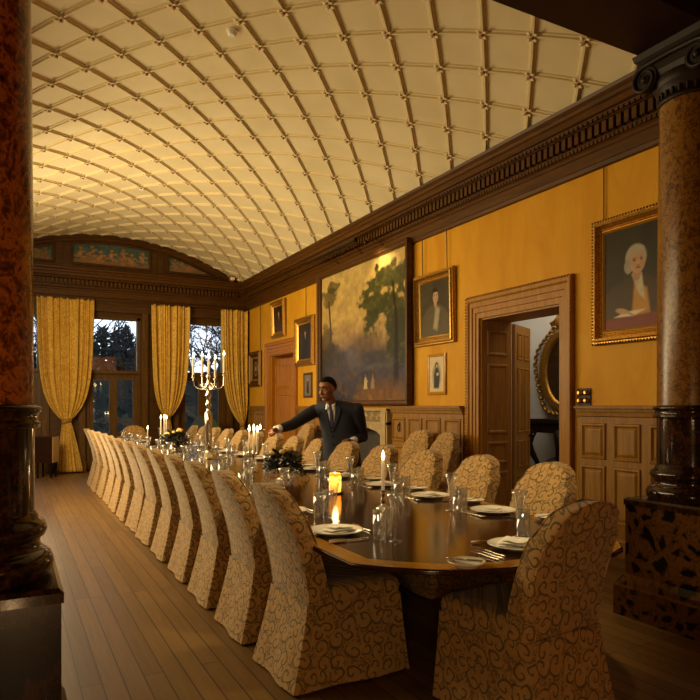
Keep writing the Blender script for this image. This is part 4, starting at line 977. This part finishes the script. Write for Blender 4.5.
mb = MB(); mb.box(-.32, .32, -.22, .22, 1.20, 1.26); mb.box(-.28, .28, -.2, .2, 1.06, 1.20); mb.build('top', M['ebony'], r)
for s in (-1, 1):
    mb = MB(); mb.tube([(s*.24,-.16,1.08),(s*.32,-.2,.92),(s*.28,-.17,.78),(s*.20,-.12,.6),(s*.24,-.14,.3),(s*.30,-.18,.02)], [.06,.07,.05,.036,.036,.05], 10); mb.ball((s*.29,-.19,.97), (.07,.06,.09), 10, 7); mb.build('leg', M['ebony'], r)
mb = MB(); mb.box(-.25, .25, -.12, .18, .06, .12); mb.build('shelf', M['ebony'], r)
r = tag((lambda mb: (mb.lathe([(.0,-.25),(.2,-.25),(.26,-.12),(.28,0),(.26,.12),(.2,.25),(0,.25)], n=28), mb.xform(Matrix.Translation((HX-.26, 6.78, .86-.42)) @ Matrix.Rotation(PI/2, 4, 'Y')), mb)[2])(MB()).build('wine_barrel', M['ebony']), 'round dark barrel lying under the console table in the hall', 'barrel')
# far-end furniture
r = thing('box_cabinet', 'low dark wooden box cabinet with a pale end, by the first curtain', 'cabinet', (.64, 14.35, 0), math.radians(-24))
mb = MB(); mb.box(-.17, .17, -.17, .17, .31, .83); mb.build('body', M['box_brown'], r)
mb = MB(); mb.box(.17, .178, -.165, .165, .31, .83); mb.build('end_panel', M['cream_panel'], r)
for x in (-.13, .13):
    for y in (-.13, .13):
        mb = MB(); mb.lathe([(.018,0),(.022,.31)], (x, y, 0), 10); mb.build('leg', M['iron'], r)
r = thing('draped_stand', 'green-draped stand with a slanting dark panel, behind the chairs at the window', 'stand', (3.98, 14.45, 0), math.radians(-15))
mb = MB(); P = [(-.40,0),(.50,0),(.34,.85),(.1,1.19),(-.12,1.19)]; mb.rings([[(x,-.16,z) for x, z in P],[(x,.16,z) for x, z in P]], True, True, True, False); mb.build('green_cloth', M['green_cloth'], r)
mb = MB(); mb.add([(-.5,-.25,.80),(-.16,-.25,.80),(.02,-.19,1.23),(-.24,-.19,1.23),(-.5,-.22,.80),(-.16,-.22,.80),(.02,-.16,1.23),(-.24,-.16,1.23)], [(0,1,2,3),(7,6,5,4),(0,1,5,4),(1,2,6,5),(2,3,7,6),(3,0,4,7)], False); mb.build('slanted_panel', M['slate'], r)
mb = MB(); mb.tube([(-.16,-.24,.8),(.02,-.18,1.23)], .014, 6); mb.build('panel_edge', M['china'], r)
# ------------------------------------------------------------------ columns
def column(cx, cy, label, sm, pm='breccia'):
    r = thing('marble_column', label, 'column', (cx, cy, 0), 0, 'marble columns of the screen')
    mb = MB(); H = .30
    def sq(h, z): return [(-h,-h,z),(h,-h,z),(h,h,z),(-h,h,z)]
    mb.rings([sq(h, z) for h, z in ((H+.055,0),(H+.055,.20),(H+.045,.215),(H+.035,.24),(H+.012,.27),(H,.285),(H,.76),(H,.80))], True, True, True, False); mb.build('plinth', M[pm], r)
    mb = MB(); mb.rings([sq(h, z) for h, z in ((H+.008,.765),(H+.008,.80),(H-.008,.815))], True, True, True, False)
    R = .222
    pr = [(R+.05,.81),(R+.068,.835),(R+.072,.865),(R+.06,.895),(R+.04,.91),(R+.03,.915),(R+.022,.935),(R+.025,.955),(R+.04,.965),(R+.048,.985),(R+.04,1.01),(R+.02,1.02),(R+.015,1.04),(R+.004,1.055)]
    mb.lathe(pr, n=48, cap0=False); mb.build('base', M['dark_marble'], r)
    mb = MB(); mb.lathe([(R+.004,1.05),(R+.003,1.38)], n=48, cap0=False, cap1=False); mb.build('lower_shaft', M['dark_marble'] , r)
    mb = MB(); mb.lathe([(R+.003,1.365),(R+.022,1.37),(R+.026,1.385),(R+.016,1.395),(R+.016,1.42),(R+.028,1.43),(R+.028,1.445),(R+.0,1.455)], n=48, cap0=False, cap1=False); mb.build('collar', M['dark_marble'], r)
    mb = MB(); mb.lathe([(R,1.45),(R*.995,2.1),(R*.97,2.8),(R*.93,3.50)], n=48, cap0=False, cap1=False); mb.build('shaft', M[sm], r)
    mb = MB(); mb.lathe([(R*.93,3.49),(R*.99,3.495),(R*1.0,3.515),(R*.94,3.52),(R*.94,3.58),(R*1.05,3.60),(R*1.12,3.64),(R*1.05,3.68)], n=48, cap0=False)
    for k in range(28):
        a = 2*PI*k/28; mb.tube([(R*.95*math.cos(a), R*.95*math.sin(a), 3.525), (R*.96*math.cos(a), R*.96*math.sin(a), 3.57)], .010, 5)
    nk = mb.build('necking', M['ebony'], r)
    mb = MB(); A = .26; mb.rings([sq(h, z) for h, z in ((A-.05,3.66),(A-.03,3.72),(A-.03,3.80),(A,3.83),(A+.01,3.87))], True, True, True, False)
    mb.build('abacus', M['ebony'], r)
    for sx in (-1, 1):
        for sy in (-1, 1):
            mb = MB(); c = Vector((sx*.245, sy*.19, 3.69))
            pts = [c+Vector((0, sy*.093*(1-t_/16)*math.sin(t_)*1, .093*(1-t_/16)*math.cos(t_))) for t_ in np.arange(0, 14, .3)]
            mb.tube([c+Vector((0,-sy*.19,.10))]+pts, [.018]+[.02*(1-.035*k) for k in range(len(pts)) if True], 7)
            mb.rings([[(c.x+d, c.y+.088*math.cos(q*PI/12), c.z+.088*math.sin(q*PI/12)) for q in range(24)] for d in (-sx*.05, -sx*.005)])
            mb.ball(c, (.02,.024,.024), 8, 6); mb.build('volute', M['ebony'], r)
    return r
column(4.09, 2.75, 'brown-veined marble column with a dark plinth, standing by the wainscot and wall portrait', 'shaft_marble')
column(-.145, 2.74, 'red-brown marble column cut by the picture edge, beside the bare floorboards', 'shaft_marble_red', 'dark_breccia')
# ------------------------------------------------------------------ curtains
def curtain(x0, x1, xt, zt, b0, b1, label, z1=3.77, n=9, ph=0.):
    r = thing('curtain', label, 'curtain', (0, BY-.20, 0), 0, 'gold damask curtains')
    NU, top = 150, []
    def sheet(zs, ed, amp):
        R = []
        for z in zs:
            a, b_, A = ed(z); row = []
            for k in range(NU+1):
                u = k/NU; w = b_-a
                uw = u+.022*math.sin(2*PI*2.3*u+ph)+.012*math.sin(2*PI*5.1*u+2*ph+z*.4); f = math.cos(2*PI*n*uw+ph)*(.75+.35*math.sin(2*PI*1.7*u+ph))+.4*math.cos(2*PI*(n*1.7)*uw+1+z*.5)+.22*math.cos(2*PI*n*3.1*uw+z*.3)
                row.append((a+w*u+.012*math.sin(2*PI*n*u+ph)*w, -A*f*.5-.05*math.sin(PI*u)*(1-min(1, w)), z))
            R.append(row)
        return R
    def edu(z):
        s = (z1-z)/(z1-zt); w = (1-.20*s**1.5-.67*s**7); c = (x0+x1)/2*(1-s**4)+xt*s**4; h = (x1-x0)/2*w
        return c-h, c+h, .075*(1-.55*s**5)+.02*s
    def edl(z):
        s = (zt-z)/(zt-.03); h0 = (x1-x0)/2*.13; f = s**.8; return (xt-h0)*(1-f)+b0*f, (xt+h0)*(1-f)+b1*f, .04+.03*s
    mb = MB(); zs = [z1-(z1-zt)*k/40 for k in range(41)]; mb.rings(sheet(zs, edu, 1), False, False, False, True)
    zs = [zt-(zt-.03)*k/20 for k in range(21)]; mb.rings(sheet(zs, edl, 1), False, False, False, True)
    o = mb.build('drape', M['curtain'], r); md = o.modifiers.new('thick', 'SOLIDIFY'); md.thickness = .008; md.offset = 0
    mb = MB(); h = (x1-x0)/2*.15
    mb.rings([[(xt+(h+.012+d)*math.cos(q*PI/10), (.055+d)*math.sin(q*PI/10)-.01, z+.03*math.cos(q*PI/10)) for q in range(20)] for z, d in ((zt-.05,0),(zt-.04,.012),(zt+.04,.012),(zt+.05,0))]); mb.build('tie_back', M['curtain_band'], r)
    mb = MB()
    for k in range(16):
        x = x0+.03+(x1-x0-.06)*k/15; mb.box(x-.012, x+.012, -.03, .02, z1-.01, z1+.035)
    mb.box(x0+.01, x1-.01, -.015, .01, z1-.02, z1+.012)
    mb.build('heading', M['dark_oak_x'], r)
curtain(.47, 1.61, 1.05, 1.13, .86, 1.38, 'gold damask curtain tied back beside the box cabinet')
curtain(2.82, 3.69, 3.18, 1.18, 2.98, 3.36, 'gold damask curtain between the glazed door and the candelabrum window', n=8, ph=1)
curtain(4.45, 5.10, 4.98, 1.00, 4.86, 5.12, 'narrow gold damask curtain in the corner by the oval portrait', n=7, ph=2)
mb = MB(); mb.tube([(LX, BY-.17, 3.80), (WX, BY-.17, 3.80)], .022, 10); struct(mb.build('trim_14', M['dark_oak_x']))
# ------------------------------------------------------------------ the man lighting the candles
def IP(x, y, D):
    a = (x-350)/640; return Vector((D*(cs_+a*cc_), D*(cc_-a*cs_), 1.45-(y-406)/640*D))
def remesh(mb, name, vox, smooth=6, fac=.5):
    o = mb.build('tmp', M['skin']); m = o.modifiers.new('r', 'REMESH'); m.mode = 'VOXEL'; m.voxel_size = vox; m.use_smooth_shade = True
    s = o.modifiers.new('s', 'SMOOTH'); s.iterations = smooth; s.factor = fac
    me = bpy.data.meshes.new_from_object(o.evaluated_get(bpy.context.evaluated_depsgraph_get())); me.name = name
    bpy.data.objects.remove(o); return me
def capsule(mb, pts, rad, n=14):
    pts = [Vector(p) for p in pts]; mb.tube(pts, rad, n)
    for p, r_ in zip(pts, rad): mb.ball(p, r_*.995, n, 8)
SR, SL = IP(315, 410, 7.78), IP(357, 408.5, 7.62)
ax = (SL-SR); ax.z = 0; ax.normalize(); fr = Vector((ax.y, -ax.x, 0)); 
if fr.dot(Vector((-1,-1,0))) < 0: fr = -fr
mid = (SR+SL)/2
NK = IP(331.5, 403.5, 7.62); HC = IP(327.2, 389.3, 7.54)
HIP = Vector((mid.x, mid.y, .93))-fr*.10+ax*.03
def tor(c, hw, hd, n=24, e=2.4):
    P = []
    for k in range(n):
        a = 2*PI*k/n; ca, sa = math.cos(a), math.sin(a)
        P.append(tuple(c+ax*hw*math.copysign(abs(ca)**(2/e), ca)+fr*hd*math.copysign(abs(sa)**(2/e), sa)))
    return P
def torso(g=0., z0=.72):
    L = [(1.435,.075,.07),(1.405,.155,.085),(1.375,.205,.105),(1.31,.225,.128),(1.22,.222,.14),(1.10,.205,.135),(.98,.202,.135),(.86,.222,.145),(z0,.235,.15)]
    out = []
    for z, hw, hd in L:
        z = z+.065*max(0, (z-.8)/.6); s = (1.465-z)/(1.465-.93); c = mid.lerp(HIP, max(-.05, min(1.15, s))); c = Vector((c.x, c.y, z))-fr*.02*(1-abs(s-.4)); out.append(tor(c, hw+g, hd+g))
    return out
ER, WR = IP(292, 425, 7.46), IP(276, 429.5, 7.20)
EL, WL = IP(363, 437, 7.80), IP(352.5, 441, 7.58)
kneeR, kneeL = HIP-ax*.11+fr*.05-Vector((0,0,.43)), HIP+ax*.11+fr*.03-Vector((0,0,.43)); aR = Vector((kneeR.x, kneeR.y, .09))-fr*.05; aL = Vector((kneeL.x, kneeL.y, .09))-fr*.05
body = MB(); body.rings([[tuple(Vector(p)) for p in r] for r in torso(-.025, .86)])
capsule(body, [mid+Vector((0,0,.0)), NK+Vector((0,0,.02)), HC-Vector((0,0,.04))], [.075,.062,.058])
for S, E_, W_ in ((SR, ER, WR), (SL, EL, WL)): capsule(body, [S, S.lerp(E_, .5), E_, E_.lerp(W_, .4), W_], [.06,.05,.042,.042,.029])
for k_, a_ , sg in ((kneeR, aR, -1), (kneeL, aL, 1)): capsule(body, [HIP+ax*sg*.10-Vector((0,0,.03)), (HIP+ax*sg*.10).lerp(k_, .5), k_, k_.lerp(a_, .4), a_], [.105,.088,.062,.062,.042]); capsule(body, [a_-Vector((0,0,.04)), a_+fr*.15-Vector((0,0,.06))], [.04,.03])
# head
fd = (-Rv*.62-Fv*.78-Vector((0,0,.20))).normalized(); hx_ = fd.cross(Vector((0,0,1))).normalized(); hz = hx_.cross(fd).normalized()
HM = Matrix((hx_, fd, hz)).transposed().to_4x4(); HM.translation = HC
hs = 1.16
hd = MB()
def hball(c, r_, n=18, m=12, rot=None): hd.ball(tuple(v*hs for v in c), tuple(v*hs for v in r_), n, m, rot)
hball((0,-.012,.030), (.080,.097,.092)); hball((0,.022,-.030), (.068,.068,.083)); hball((0,.055,-.095), (.032,.028,.022)); hball((0,.02,-.075), (.052,.05,.035))
hd.tube([(0,.083*hs,.020*hs),(0,.096*hs,-.005*hs),(0,.106*hs,-.028*hs)], [.008,.011,.014], 10); hball((0,.100,-.030), (.016,.014,.011)); hball((.013,.092,-.032), (.009,.010,.008)); hball((-.013,.092,-.032), (.009,.010,.008))
hd.tube([(-.052*hs,.066*hs,.030*hs),(-.028*hs,.086*hs,.036*hs),(0,.084*hs,.030*hs),(.028*hs,.086*hs,.036*hs),(.052*hs,.066*hs,.030*hs)], [.008,.010,.007,.010,.008], 8)
for s_ in (-1, 1): hball((s_*.040,.058,-.022), (.022,.022,.020)); hball((s_*.076,-.008,.0), (.010,.022,.032)); hball((s_*.030,.070,.013), (.017,.011,.012))
hd.tube([(-.026*hs,.078*hs,-.060*hs),(0,.092*hs,-.056*hs),(.026*hs,.078*hs,-.060*hs)], [.005,.0085,.005], 8); hd.tube([(-.024*hs,.077*hs,-.067*hs),(0,.091*hs,-.070*hs),(.024*hs,.077*hs,-.067*hs)], [.005,.009,.005], 8)
i0 = len(body.v); body.add([tuple(HM @ Vector(p)) for p in hd.v], hd.f, True)
# hands
def hand(mb, w, d, nrm, curls, s=1.08, spread=.0, thumb=1, tcurl=.5):
    d = d.normalized(); nrm = (nrm-d*nrm.dot(d)).normalized(); sd = d.cross(nrm)      # nrm: palm faces this way
    rot = Matrix((sd, d, nrm)).transposed()
    mb.ball(w+d*.052*s, (.040*s,.055*s,.017*s), 14, 10, rot); mb.ball(w+d*.015*s, (.029*s,.03*s,.018*s), 12, 8, rot)
    for k, (o, l) in enumerate(((-.030,.064),(-.010,.074),(.011,.078),(.031,.068))):
        p = w+d*(.088-.012*abs(k-1.7)/1.7)*s+sd*o*s; dd = (d+sd*spread*(k-1.5)).normalized(); pts = [p-d*.03*s, p]; ang = 0
        for j, f in enumerate((.45,.32,.25)):
            ang += curls[k]*(1, 1.1, .7)[j]; q = dd*math.cos(ang)+nrm*math.sin(ang); p = p+q*l*f*s; pts.append(p)
        capsule(mb, pts, [.0098*s,.0098*s,.009*s,.0085*s,.0072*s], 8)
    p = w+d*.025*s+sd*.03*s*thumb; q = (d*.75+sd*.65*thumb+nrm*.25).normalized(); pts = [p, p+q*.038*s]; q2 = (q+nrm*tcurl-sd*tcurl*.7*thumb).normalized(); pts.append(pts[-1]+q2*.03*s); q3 = (q2+nrm*tcurl*.6-sd*tcurl*.8*thumb).normalized(); pts.append(pts[-1]+q3*.024*s)
    capsule(mb, pts, [.0135*s,.0115*s,.0105*s,.0085*s], 8)
dR = (WR-ER).normalized()+Vector((0,0,.05)); hand(body, WR, dR, (Vector((0,0,-.6))-Fv*.55), [.75,.85,.95,.8], thumb=-1, tcurl=.6)
hand(body, WL, (IP(341.5, 438.2, 7.45)-WL), Vector((0,0,-1))-Fv*.1, [.30,.34,.36,.40], spread=.08, thumb=1, tcurl=.2)
man = thing('person', 'man in a dark suit, white shirt and blue tie leaning across to light a candle', 'person', (mid.x, mid.y, 0))
def under(me, mat, name):
    o = bpy.data.objects.new(name, me); me.materials.clear(); me.materials.append(mat); COL.objects.link(o); o.parent = man; me.transform(Matrix.Translation((-mid.x, -mid.y, 0))); return o
bme = remesh(body, 'body', .0062, 3, .4)
# hair: scalp part of the head, pushed outwards
hv = MB(); inv = HM.inverted(); keep = {}
for p in bme.polygons:
    c = inv @ p.center; c /= hs
    dist = c.length
    if c.z > -.06 and dist < .2 and (c.z > .075-.9*max(0, -c.y+.03) and c.y < .072 - .0*c.z) and not (c.y > .035 and c.z < .085) and not (abs(c.x) > .070 and -.04 < c.y < .03 and c.z < .03) and c.z > -.045+.35*max(0, c.y): 
        ids = []
        for vi in p.vertices:
            if vi not in keep: keep[vi] = len(hv.v); v = bme.vertices[vi]; hv.v.append(tuple(v.co+v.normal*.011))
            ids.append(keep[vi])
        hv.f.append(tuple(ids)); hv.m.append(0); hv.sm.append(True)
bo = under(bme, M['skin'], 'body')
hv.xform(Matrix.Translation((-mid.x, -mid.y, 0))); ho = hv.build('hair', M['hair'], man, recalc=False); mdf = ho.modifiers.new('t', 'SOLIDIFY'); mdf.thickness = .013; mdf.offset = -1
TM = Matrix.Translation((-mid.x, -mid.y, 0))
for s_ in (-1, 1):
    mb = MB(); mb.ball(HM @ Vector((s_*.030*hs,.0775*hs,.010*hs)), (.0105,.0062,.0055), 12, 8, HM.to_3x3()); mb.xform(TM); e_ = mb.build('eye', M['eye_white'], man)
    mb = MB(); mb.ball(HM @ Vector((s_*.030*hs,.0865*hs,.010*hs)), (.0105,.0035,.0050), 10, 6, HM.to_3x3()); mb.xform(TM); mb.build('pupil', M['eye_dark'], e_)
    mb = MB(); mb.tube([HM @ Vector((s_*x*hs, y*hs, z*hs)) for x, y, z in ((.014,.0975,.037),(.03,.0965,.043),(.05,.080,.036))], [.0050,.0062,.003], 6); mb.xform(TM); mb.build('eyebrow', M['hair'], man)
mb = MB(); mb.tube([HM @ Vector((x*hs, y*hs, z*hs)) for x, y, z in ((-.024,.0815,-.0635),(0,.0995,-.0625),(.024,.0815,-.0635))], [.003,.0055,.003], 8); mb.xform(TM); mb.build('lips', M['lip'], man)
# jacket
jk = MB(); jk.rings(torso(.012))
for S, E_, W_ in ((SR, ER, WR), (SL, EL, WL)): capsule(jk, [S+Vector((0,0,-.012)), S.lerp(E_, .5), E_, E_.lerp(W_, .4), W_.lerp(E_, .22)], [.084,.076,.066,.060,.046])
capsule(jk, [SR-Vector((0,0,.02)), SR.lerp(NK, .55)-fr*.01-Vector((0,0,.02)), NK-fr*.03-Vector((0,0,.035)), SL.lerp(NK, .55)-fr*.01-Vector((0,0,.02)), SL-Vector((0,0,.02))], [.08,.08,.085,.08,.08])
jme = remesh(jk, 'jacket', .011, 5)
bvh = BVHTree.FromPolygons([v.co.copy() for v in jme.vertices], [tuple(p.vertices) for p in jme.polygons])
jo = under(jme, M['suit'], 'jacket')
def patch(P, off, mat, name, parent, th=.004, nn=10):
    """quad strip given by left and right polylines in (across, z); laid onto the jacket front"""
    R = []
    for (xl, z), (xr, z2) in P:
        row = []
        for k in range(nn+1):
            f = k/nn; x = xl+(xr-xl)*f; zz = z+(z2-z)*f; zz += .058*max(0, (zz-.8)/.6); o_ = Vector((mid.x, mid.y, zz))+ax*x+fr*.6
            hit = bvh.ray_cast(o_, -fr); q = hit[0] if hit[0] is not None else o_-fr*.48
            row.append(tuple(q+fr*off))
        R.append(row)
    mb = MB(); mb.rings(R, False, False, False, True); mb.xform(TM); o = mb.build(name, mat, parent, recalc=False); m_ = o.modifiers.new('t', 'SOLIDIFY'); m_.thickness = th; m_.offset = 0; return o
CX_ = -.015
patch([((CX_-.058,1.425),(CX_+.062,1.425)),((CX_-.055,1.38),(CX_+.058,1.38)),((CX_-.045,1.30),(CX_+.045,1.30)),((CX_-.022,1.20),(CX_+.022,1.20)),((CX_-.004,1.13),(CX_+.004,1.13))], .004, M['shirt'], 'shirt', man)
patch([((CX_-.022,1.425),(CX_+.022,1.425)),((CX_-.013,1.375),(CX_+.013,1.375)),((CX_-.022,1.27),(CX_+.022,1.27)),((CX_-.024,1.20),(CX_+.024,1.20)),((CX_-.006,1.14),(CX_+.006,1.14))], .011, M['tie'], 'tie', man, .008, 6)
for s_ in (-1, 1):
    patch([((CX_+s_*.052,1.43),(CX_+s_*.085,1.425)),((CX_+s_*.058,1.37),(CX_+s_*.125,1.36)),((CX_+s_*.048,1.31),(CX_+s_*.118,1.33)),((CX_+s_*.048,1.305),(CX_+s_*.108,1.30)),((CX_+s_*.022,1.19),(CX_+s_*.06,1.20)),((CX_+s_*.002,1.11),(CX_+s_*.012,1.11))], .012, M['suit'], 'lapel', jo, .008, 6)
    patch([((CX_+s_*.012,1.40),(CX_+s_*.058,1.425)),((CX_+s_*.03,1.375),(CX_+s_*.052,1.39))], .015, M['shirt'], 'collar', man, .006, 5)
mb = MB()
col_ = []
for k in range(25):
    a = PI/2+.42+(2*PI-.84)*k/24; col_.append([tuple(NK+Vector((0,0,dz))+ax*(r_)*math.cos(a)*1.0+fr*(r_)*math.sin(a)-Vector((0,0,.018*math.sin(a)))) for dz, r_ in ((-.055,.076),(-.006,.070),(-.004,.074),(-.055,.082))])
mb.rings(col_, False, False, False, True); mb.xform(TM); mb.build('collar_band', M['shirt'], man)
for W_, E_ in ((WR, ER), (WL, EL)):
    d = (W_-E_).normalized(); mb = MB(); mb.tube([W_-d*.07, W_+d*.004, W_+d*.008], [.045,.042,.034], 16); mb.xform(TM); mb.build('cuff', M['shirt'], man)
mb = MB()
for z in (1.085, .985):
    mb = MB(); o_ = Vector((mid.x, mid.y, z))+ax*CX_+fr*.6; hit = bvh.ray_cast(o_, -fr)
    if hit[0]: mb.ball(hit[0]+fr*.004, (.010,.010,.010), 10, 6); mb.xform(TM); mb.build('jacket_button', M['hair'], jo)
tr = MB()
for k_, a_, sg in ((kneeR, aR, -1), (kneeL, aL, 1)): capsule(tr, [HIP+ax*sg*.095-Vector((0,0,.03)), (HIP+ax*sg*.10).lerp(k_, .5), k_, k_.lerp(a_, .5), a_+Vector((0,0,.03))], [.125,.105,.085,.08,.075])
capsule(tr, [HIP-ax*.07, HIP+ax*.07], [.14,.14]); under(remesh(tr, 'trousers', .014, 4), M['suit'], 'trousers')
for a_ in (aR, aL):
    sh = MB(); p = Vector((a_.x, a_.y, 0)); capsule(sh, [p-fr*.05+Vector((0,0,.045)), p+fr*.05+Vector((0,0,.045)), p+fr*.17+Vector((0,0,.034))], [.044,.046,.034]); under(remesh(sh, 'shoe', .008, 4), M['shoe'], 'shoe')
hand_c = WR+dR.normalized()*.10
fl = Vector((2.33, 6.62, TZ+.001+.205+.215+.02))+Rv*.045
tip = fl+Rv*.02+Vector((0,0,.02))
mb = MB(); mb.tube([hand_c+(hand_c-tip).normalized()*.03-Vector((0,0,.012)), tip], [.004,.003], 6)
r = thing('lit_match', 'long lit match held out to the candelabrum by the man', 'match', tuple(tip)); mb.xform(Matrix.Translation(-tip)); mb.build('stick', M['match_wood'], r)
mb = MB(); mb.lathe([(.001,0),(.008,.008),(.011,.02),(.007,.038),(.001,.055)], (0,0,-.005), 10); mb.build('flame', M['flame'], r); lamp('candle_light', 'POINT', tip+Vector((0,0,.03)), 3, (1,.6,.25), .02)
# ------------------------------------------------------------------ outside the windows
mb = MB(); mb.box(-60, 70, BY+.3, 90, -.5, -.4); struct(mb.build('ground_garden', M['garden']))
def conifer(x, y, h, rad, seed, label):
    rnd = random.Random(seed); r = thing('conifer_tree', label, 'tree', (x, y, -.4), 0, 'dark conifers beyond the window')
    mb = MB(); mb.lathe([(.16,0),(.12,h*.4),(.03,h*.95)], n=10); mb.build('trunk', M['bark'], r)
    mb = MB(); n = int(900*rad)
    for k in range(n):
        f = rnd.random()**.8; z = h*(.06+.93*f); rr = rad*(1-f**2.2)*rnd.uniform(.3, 1.05)+.05; a = rnd.uniform(0, 2*PI); c = Vector((math.cos(a)*rr, math.sin(a)*rr, z)); s = rnd.uniform(.2,.48)*(1-.45*f)
        o_ = Vector((math.cos(a), math.sin(a), rnd.uniform(-.2,1.3))).normalized(); t_ = o_.cross(Vector((0,0,1))).normalized(); q = o_.cross(t_)
        mb.add([c-t_*s*.45, c+t_*s*.45, c+o_*s*1.3, c+q*s*.4], [(0,1,2),(0,3,2),(1,3,2)], False)
    tag(mb.build('foliage', M['conifer'], r), kind='stuff')
for k, (x, h, rad) in enumerate(((3.3,4.7,.55),(3.85,5.5,.6),(4.4,5.2,.55),(4.95,5.6,.6),(5.5,5.0,.5))): conifer(x, 32+(k % 2)*.6, h+.15, rad*1.25, k, f'dark conifer outside the glazed door, {ORD[k]} of the clump from the box cabinet side')
def bare(x, y, h, seed, label):
    rnd = random.Random(seed); r = thing('bare_tree', label, 'tree', (x, y, -.4), 0, 'bare trees outside'); T = MB(); B_ = MB()
    def br_(mb, p, d, l, r0, dep):
        pts = [p]; rr = [r0]
        for k in range(3): d = (d+Vector((rnd.uniform(-.18,.18), rnd.uniform(-.18,.18), rnd.uniform(-.02,.14)))).normalized(); pts.append(pts[-1]+d*l/3); rr.append(r0*(1-.13*(k+1)))
        mb.tube(pts, rr, 5 if dep < 3 else 3)
        if dep >= 6 or r0 < .006: return
        for k in range(3 if dep > 0 else 5):
            f = rnd.uniform(.55, 1.); q = pts[min(3, int(f*3))]; e = d.orthogonal(); e.rotate(Matrix.Rotation(rnd.uniform(0, 2*PI), 3, d)); br_(B_, q, (d+e*rnd.uniform(.5,1.)).normalized(), l*rnd.uniform(.62,.85), r0*.60, dep+1)
    br_(T, Vector((0,0,0)), Vector((0,0,1)), h*.36, .2, 0); T.build('trunk', M['bark'], r); tag(B_.build('branches', M['bark'], r), kind='stuff')
bare(6.6, 25, 9, 5, 'leafless tree against the white sky in the window behind the candelabrum'); bare(.9, 25, 9, 9, 'leafless tree in the sliver of window beside the front column')
mb = MB(); rnd = random.Random(4)
for k in range(2600):
    x, z = rnd.uniform(-6, 22), rnd.uniform(-.4, 3.0)+rnd.uniform(-.2,.3); c = Vector((x, 30+rnd.uniform(0, 1.2), z)); s = rnd.uniform(.25,.5); v1 = Vector((rnd.uniform(-1,1), rnd.uniform(-1,1), rnd.uniform(-1,1)))*s; v2 = Vector((rnd.uniform(-1,1), rnd.uniform(-1,1), rnd.uniform(-1,1)))*s
    mb.add([c, c+v1, c+v2], [(0,1,2)], False)
mb.box(-6, 22, 30.3, 31, -.4, 2.8); tag(mb.build('hedge', M['conifer']), 'dark clipped hedge across the garden outside the windows', 'hedge', kind='stuff')
# ------------------------------------------------------------------ light
w = bpy.data.worlds.new('World'); SC.world = w; w.use_nodes = True; w.node_tree.nodes['Background'].inputs[0].default_value = (.80,.88,1,1); w.node_tree.nodes['Background'].inputs[1].default_value = 2.2
def area(name, loc, to, size, e, color, spread=PI):
    d = Vector(to)-Vector(loc); o = lamp(name, 'AREA', loc, e, color, size); o.rotation_euler = d.to_track_quat('-Z', 'Y').to_euler(); o.data.spread = spread; return o
LS = 1.
WARM = (1,.77,.40)
area('left_side_fill', (-.9, 7.75, 2.8), (2.6, 7.5, 1.1), (7.4, 1.4), 305*LS, WARM); area('curtain_fill', (-.9, 9.5, 3.0), (2.6, 15.2, 2.4), (1.5, 1.0), 125, (1,.78,.42))  # added unseen area lights: warm side light, and fill for the curtains; no fittings
area('vault_fill', (-.85, 10.8, 2.1), (3.2, 7.6, 5.3), (4.0, 1.6), 225*LS, (1,.82,.50))  # added unseen area light, brightens the vault from the far left
area('rear_red_fill', (3.4, -1.4, 3.2), (2.0, 3.5, .6), (2.0, 1.2), 7*LS, (1,.30,.06))  # added red fill from behind the camera for the near chairs
o = lamp('table_fill_spot', 'SPOT', (2.25, 2.25, 3.80), 180, (1,.78,.42), .12); o.data.spot_size = math.radians(55); o.data.spot_blend = .6; o.rotation_euler = (Vector((2.4, 3.6, .74))-Vector(o.location)).to_track_quat('-Z', 'Y').to_euler()  # added spot above the view, brightens the near plates and tabletop
area('hall_lamp', (6.4, 6.6, 3.25), (6.4, 6.6, 0), (1.2, 3), 27, (1,.86,.64)); area('hall_lamp_far', (6.4, 12.8, 3.25), (6.4, 12.8, 0), (1.2, 2), 40, (1,.8,.55))
# ------------------------------------------------------------------ camera
cam = bpy.data.cameras.new('Camera'); co = bpy.data.objects.new('Camera', cam); COL.objects.link(co); SC.camera = co
co.location = (0, 0, 1.45); co.rotation_euler = (PI/2, 0, -CTH); cam.sensor_width = 36; cam.lens = 640/700*36; cam.shift_y = (406-350)/700; cam.clip_start = .05; cam.clip_end = 300
vs_ = SC.view_settings; vs_.view_transform = 'Standard'; vs_.look = 'None'; vs_.gamma = 1; vs_.exposure = 0.24; vs_.use_curve_mapping = False
SC.cycles.use_denoising = True; SC.cycles.transparent_max_bounces = 24; SC.cycles.max_bounces = 8; SC.cycles.diffuse_bounces = 4; SC.cycles.glossy_bounces = 4; SC.cycles.sample_clamp_indirect = 6; SC.cycles.caustics_reflective = False; SC.cycles.caustics_refractive = False
